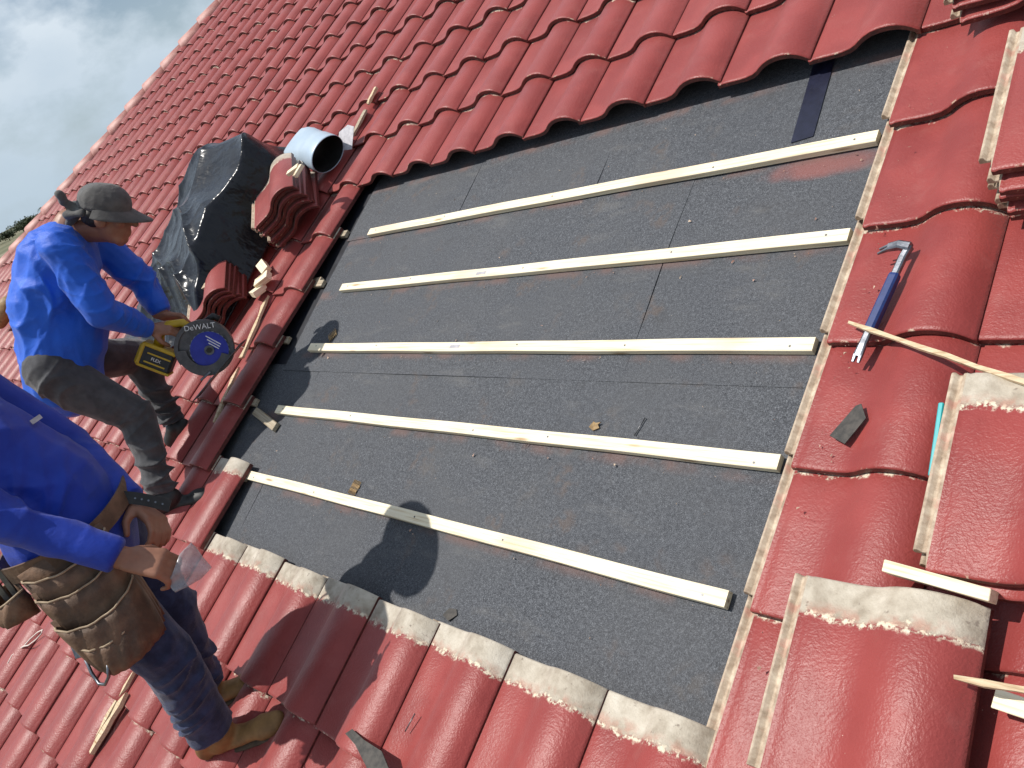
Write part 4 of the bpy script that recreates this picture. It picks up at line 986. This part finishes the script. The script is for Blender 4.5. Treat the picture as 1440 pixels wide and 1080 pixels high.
# loose end of the belt standing out in front
TD_ = Vector((.10, .03, -.09)).normalized(); TW_ = Vector((.72, -.63, .28)).cross(TD_).normalized(); TN_ = TD_.cross(TW_).normalized()
TN_ = TN_ if TN_.x > 0 else -TN_
bp_ = []
for k in range(9):
    q = k / 8; bp_.append(Vector((.150 + .10 * q, .050 + .03 * q, .022 - .06 * q - .035 * q * q)))
vs = []; fs = []
for p in bp_:
    for (a, b) in ((-.002, -.017), (.002, -.017), (.002, .017), (-.002, .017)): vs.append(p + TN_ * a + TW_ * b)
for k in range(8):
    for j in range(4): fs.append((4 * k + j, 4 * k + (j + 1) % 4, 4 * k + 4 + (j + 1) % 4, 4 * k + 4 + j))
fs += [(3, 2, 1, 0), (32, 33, 34, 35)]
bt_ = obj('belt_tongue', mesh('belt_tongue', vs, fs, 'black'), tb)
for k in (3, 4, 5, 6, 7): obj('eyelet', disc_me('eyelet', .0028, .0015, 'steel', 10), bt_, frame(bp_[k] + TN_ * .0022, TD_, TW_, TN_))
# clear nail bag held in the right hand
pk = J['wrR'] + Vector((.08, -.02, -.115)); pn_ = Vector((.72, -.63, .28)).normalized(); ex_ = pn_.cross(Vector((0, 0, -1))).normalized(); ey_ = pn_.cross(ex_)
vs = []; fs = []
for j in range(9):
    for i in range(9):
        x, y = i / 8, j / 8 - .5; wd_ = .35 + .65 * min(1, x * 1.6)
        vs.append(pk + ex_ * (.105 * x) + ey_ * (.085 * y * wd_ + .02 * x) + pn_ * (.006 * math.sin(i * 1.1 + j * .8)))
for j in range(8):
    for i in range(8): q = j * 9 + i; fs.append((q, q + 1, q + 10, q + 9))
nb = obj('plastic_pouch', mesh('plastic_pouch', [v - pk for v in vs], fs, 'clearbag', smooth=True), None, P2m @ Matrix.Translation(pk)); md = nb.modifiers.new('t', 'SOLIDIFY'); md.thickness = .004
tag(nb, 'small grey plastic pouch held in the standing worker\'s hand', 'plastic pouch')

# tile crumbs and sawdust scattered over the felt and the near tiles
cv = []; cf = []; r = random.Random(99)
for k in range(420):
    if k < 120: u, v, z = r.uniform(.2, 2.7), r.uniform(-1.78, -.05), .0045
    elif k < 340: a, b = random.choice(BT); t = r.random(); u, v, z = a[0] + (b[0] - a[0]) * t, a[1] - .055 - abs(r.gauss(0, .02)), .0045
    else: u, v, z = r.uniform(2.78, 2.84), r.uniform(-1.75, -.1), .068
    sz_ = .0009 + .0030 * r.random() ** 5; n0 = len(cv)
    for q in range(4): cv.append((u + r.gauss(0, 1) * sz_, v + r.gauss(0, 1) * sz_, z + (sz_ * 1.2 if q == 3 else 0)))
    cf += [(n0, n0 + 1, n0 + 3), (n0 + 1, n0 + 2, n0 + 3), (n0 + 2, n0, n0 + 3), (n0, n0 + 2, n0 + 1)]
M['crumb'] = mat_plain('crumbs', (.30, .12, .09), (.58, .48, .36), 25, .8)
tag(obj('crumbs', mesh('crumbs', cv, cf, 'crumb'), None, RM), 'pale crumbs of tile and sawdust scattered over the felt', 'crumbs', kind='stuff')
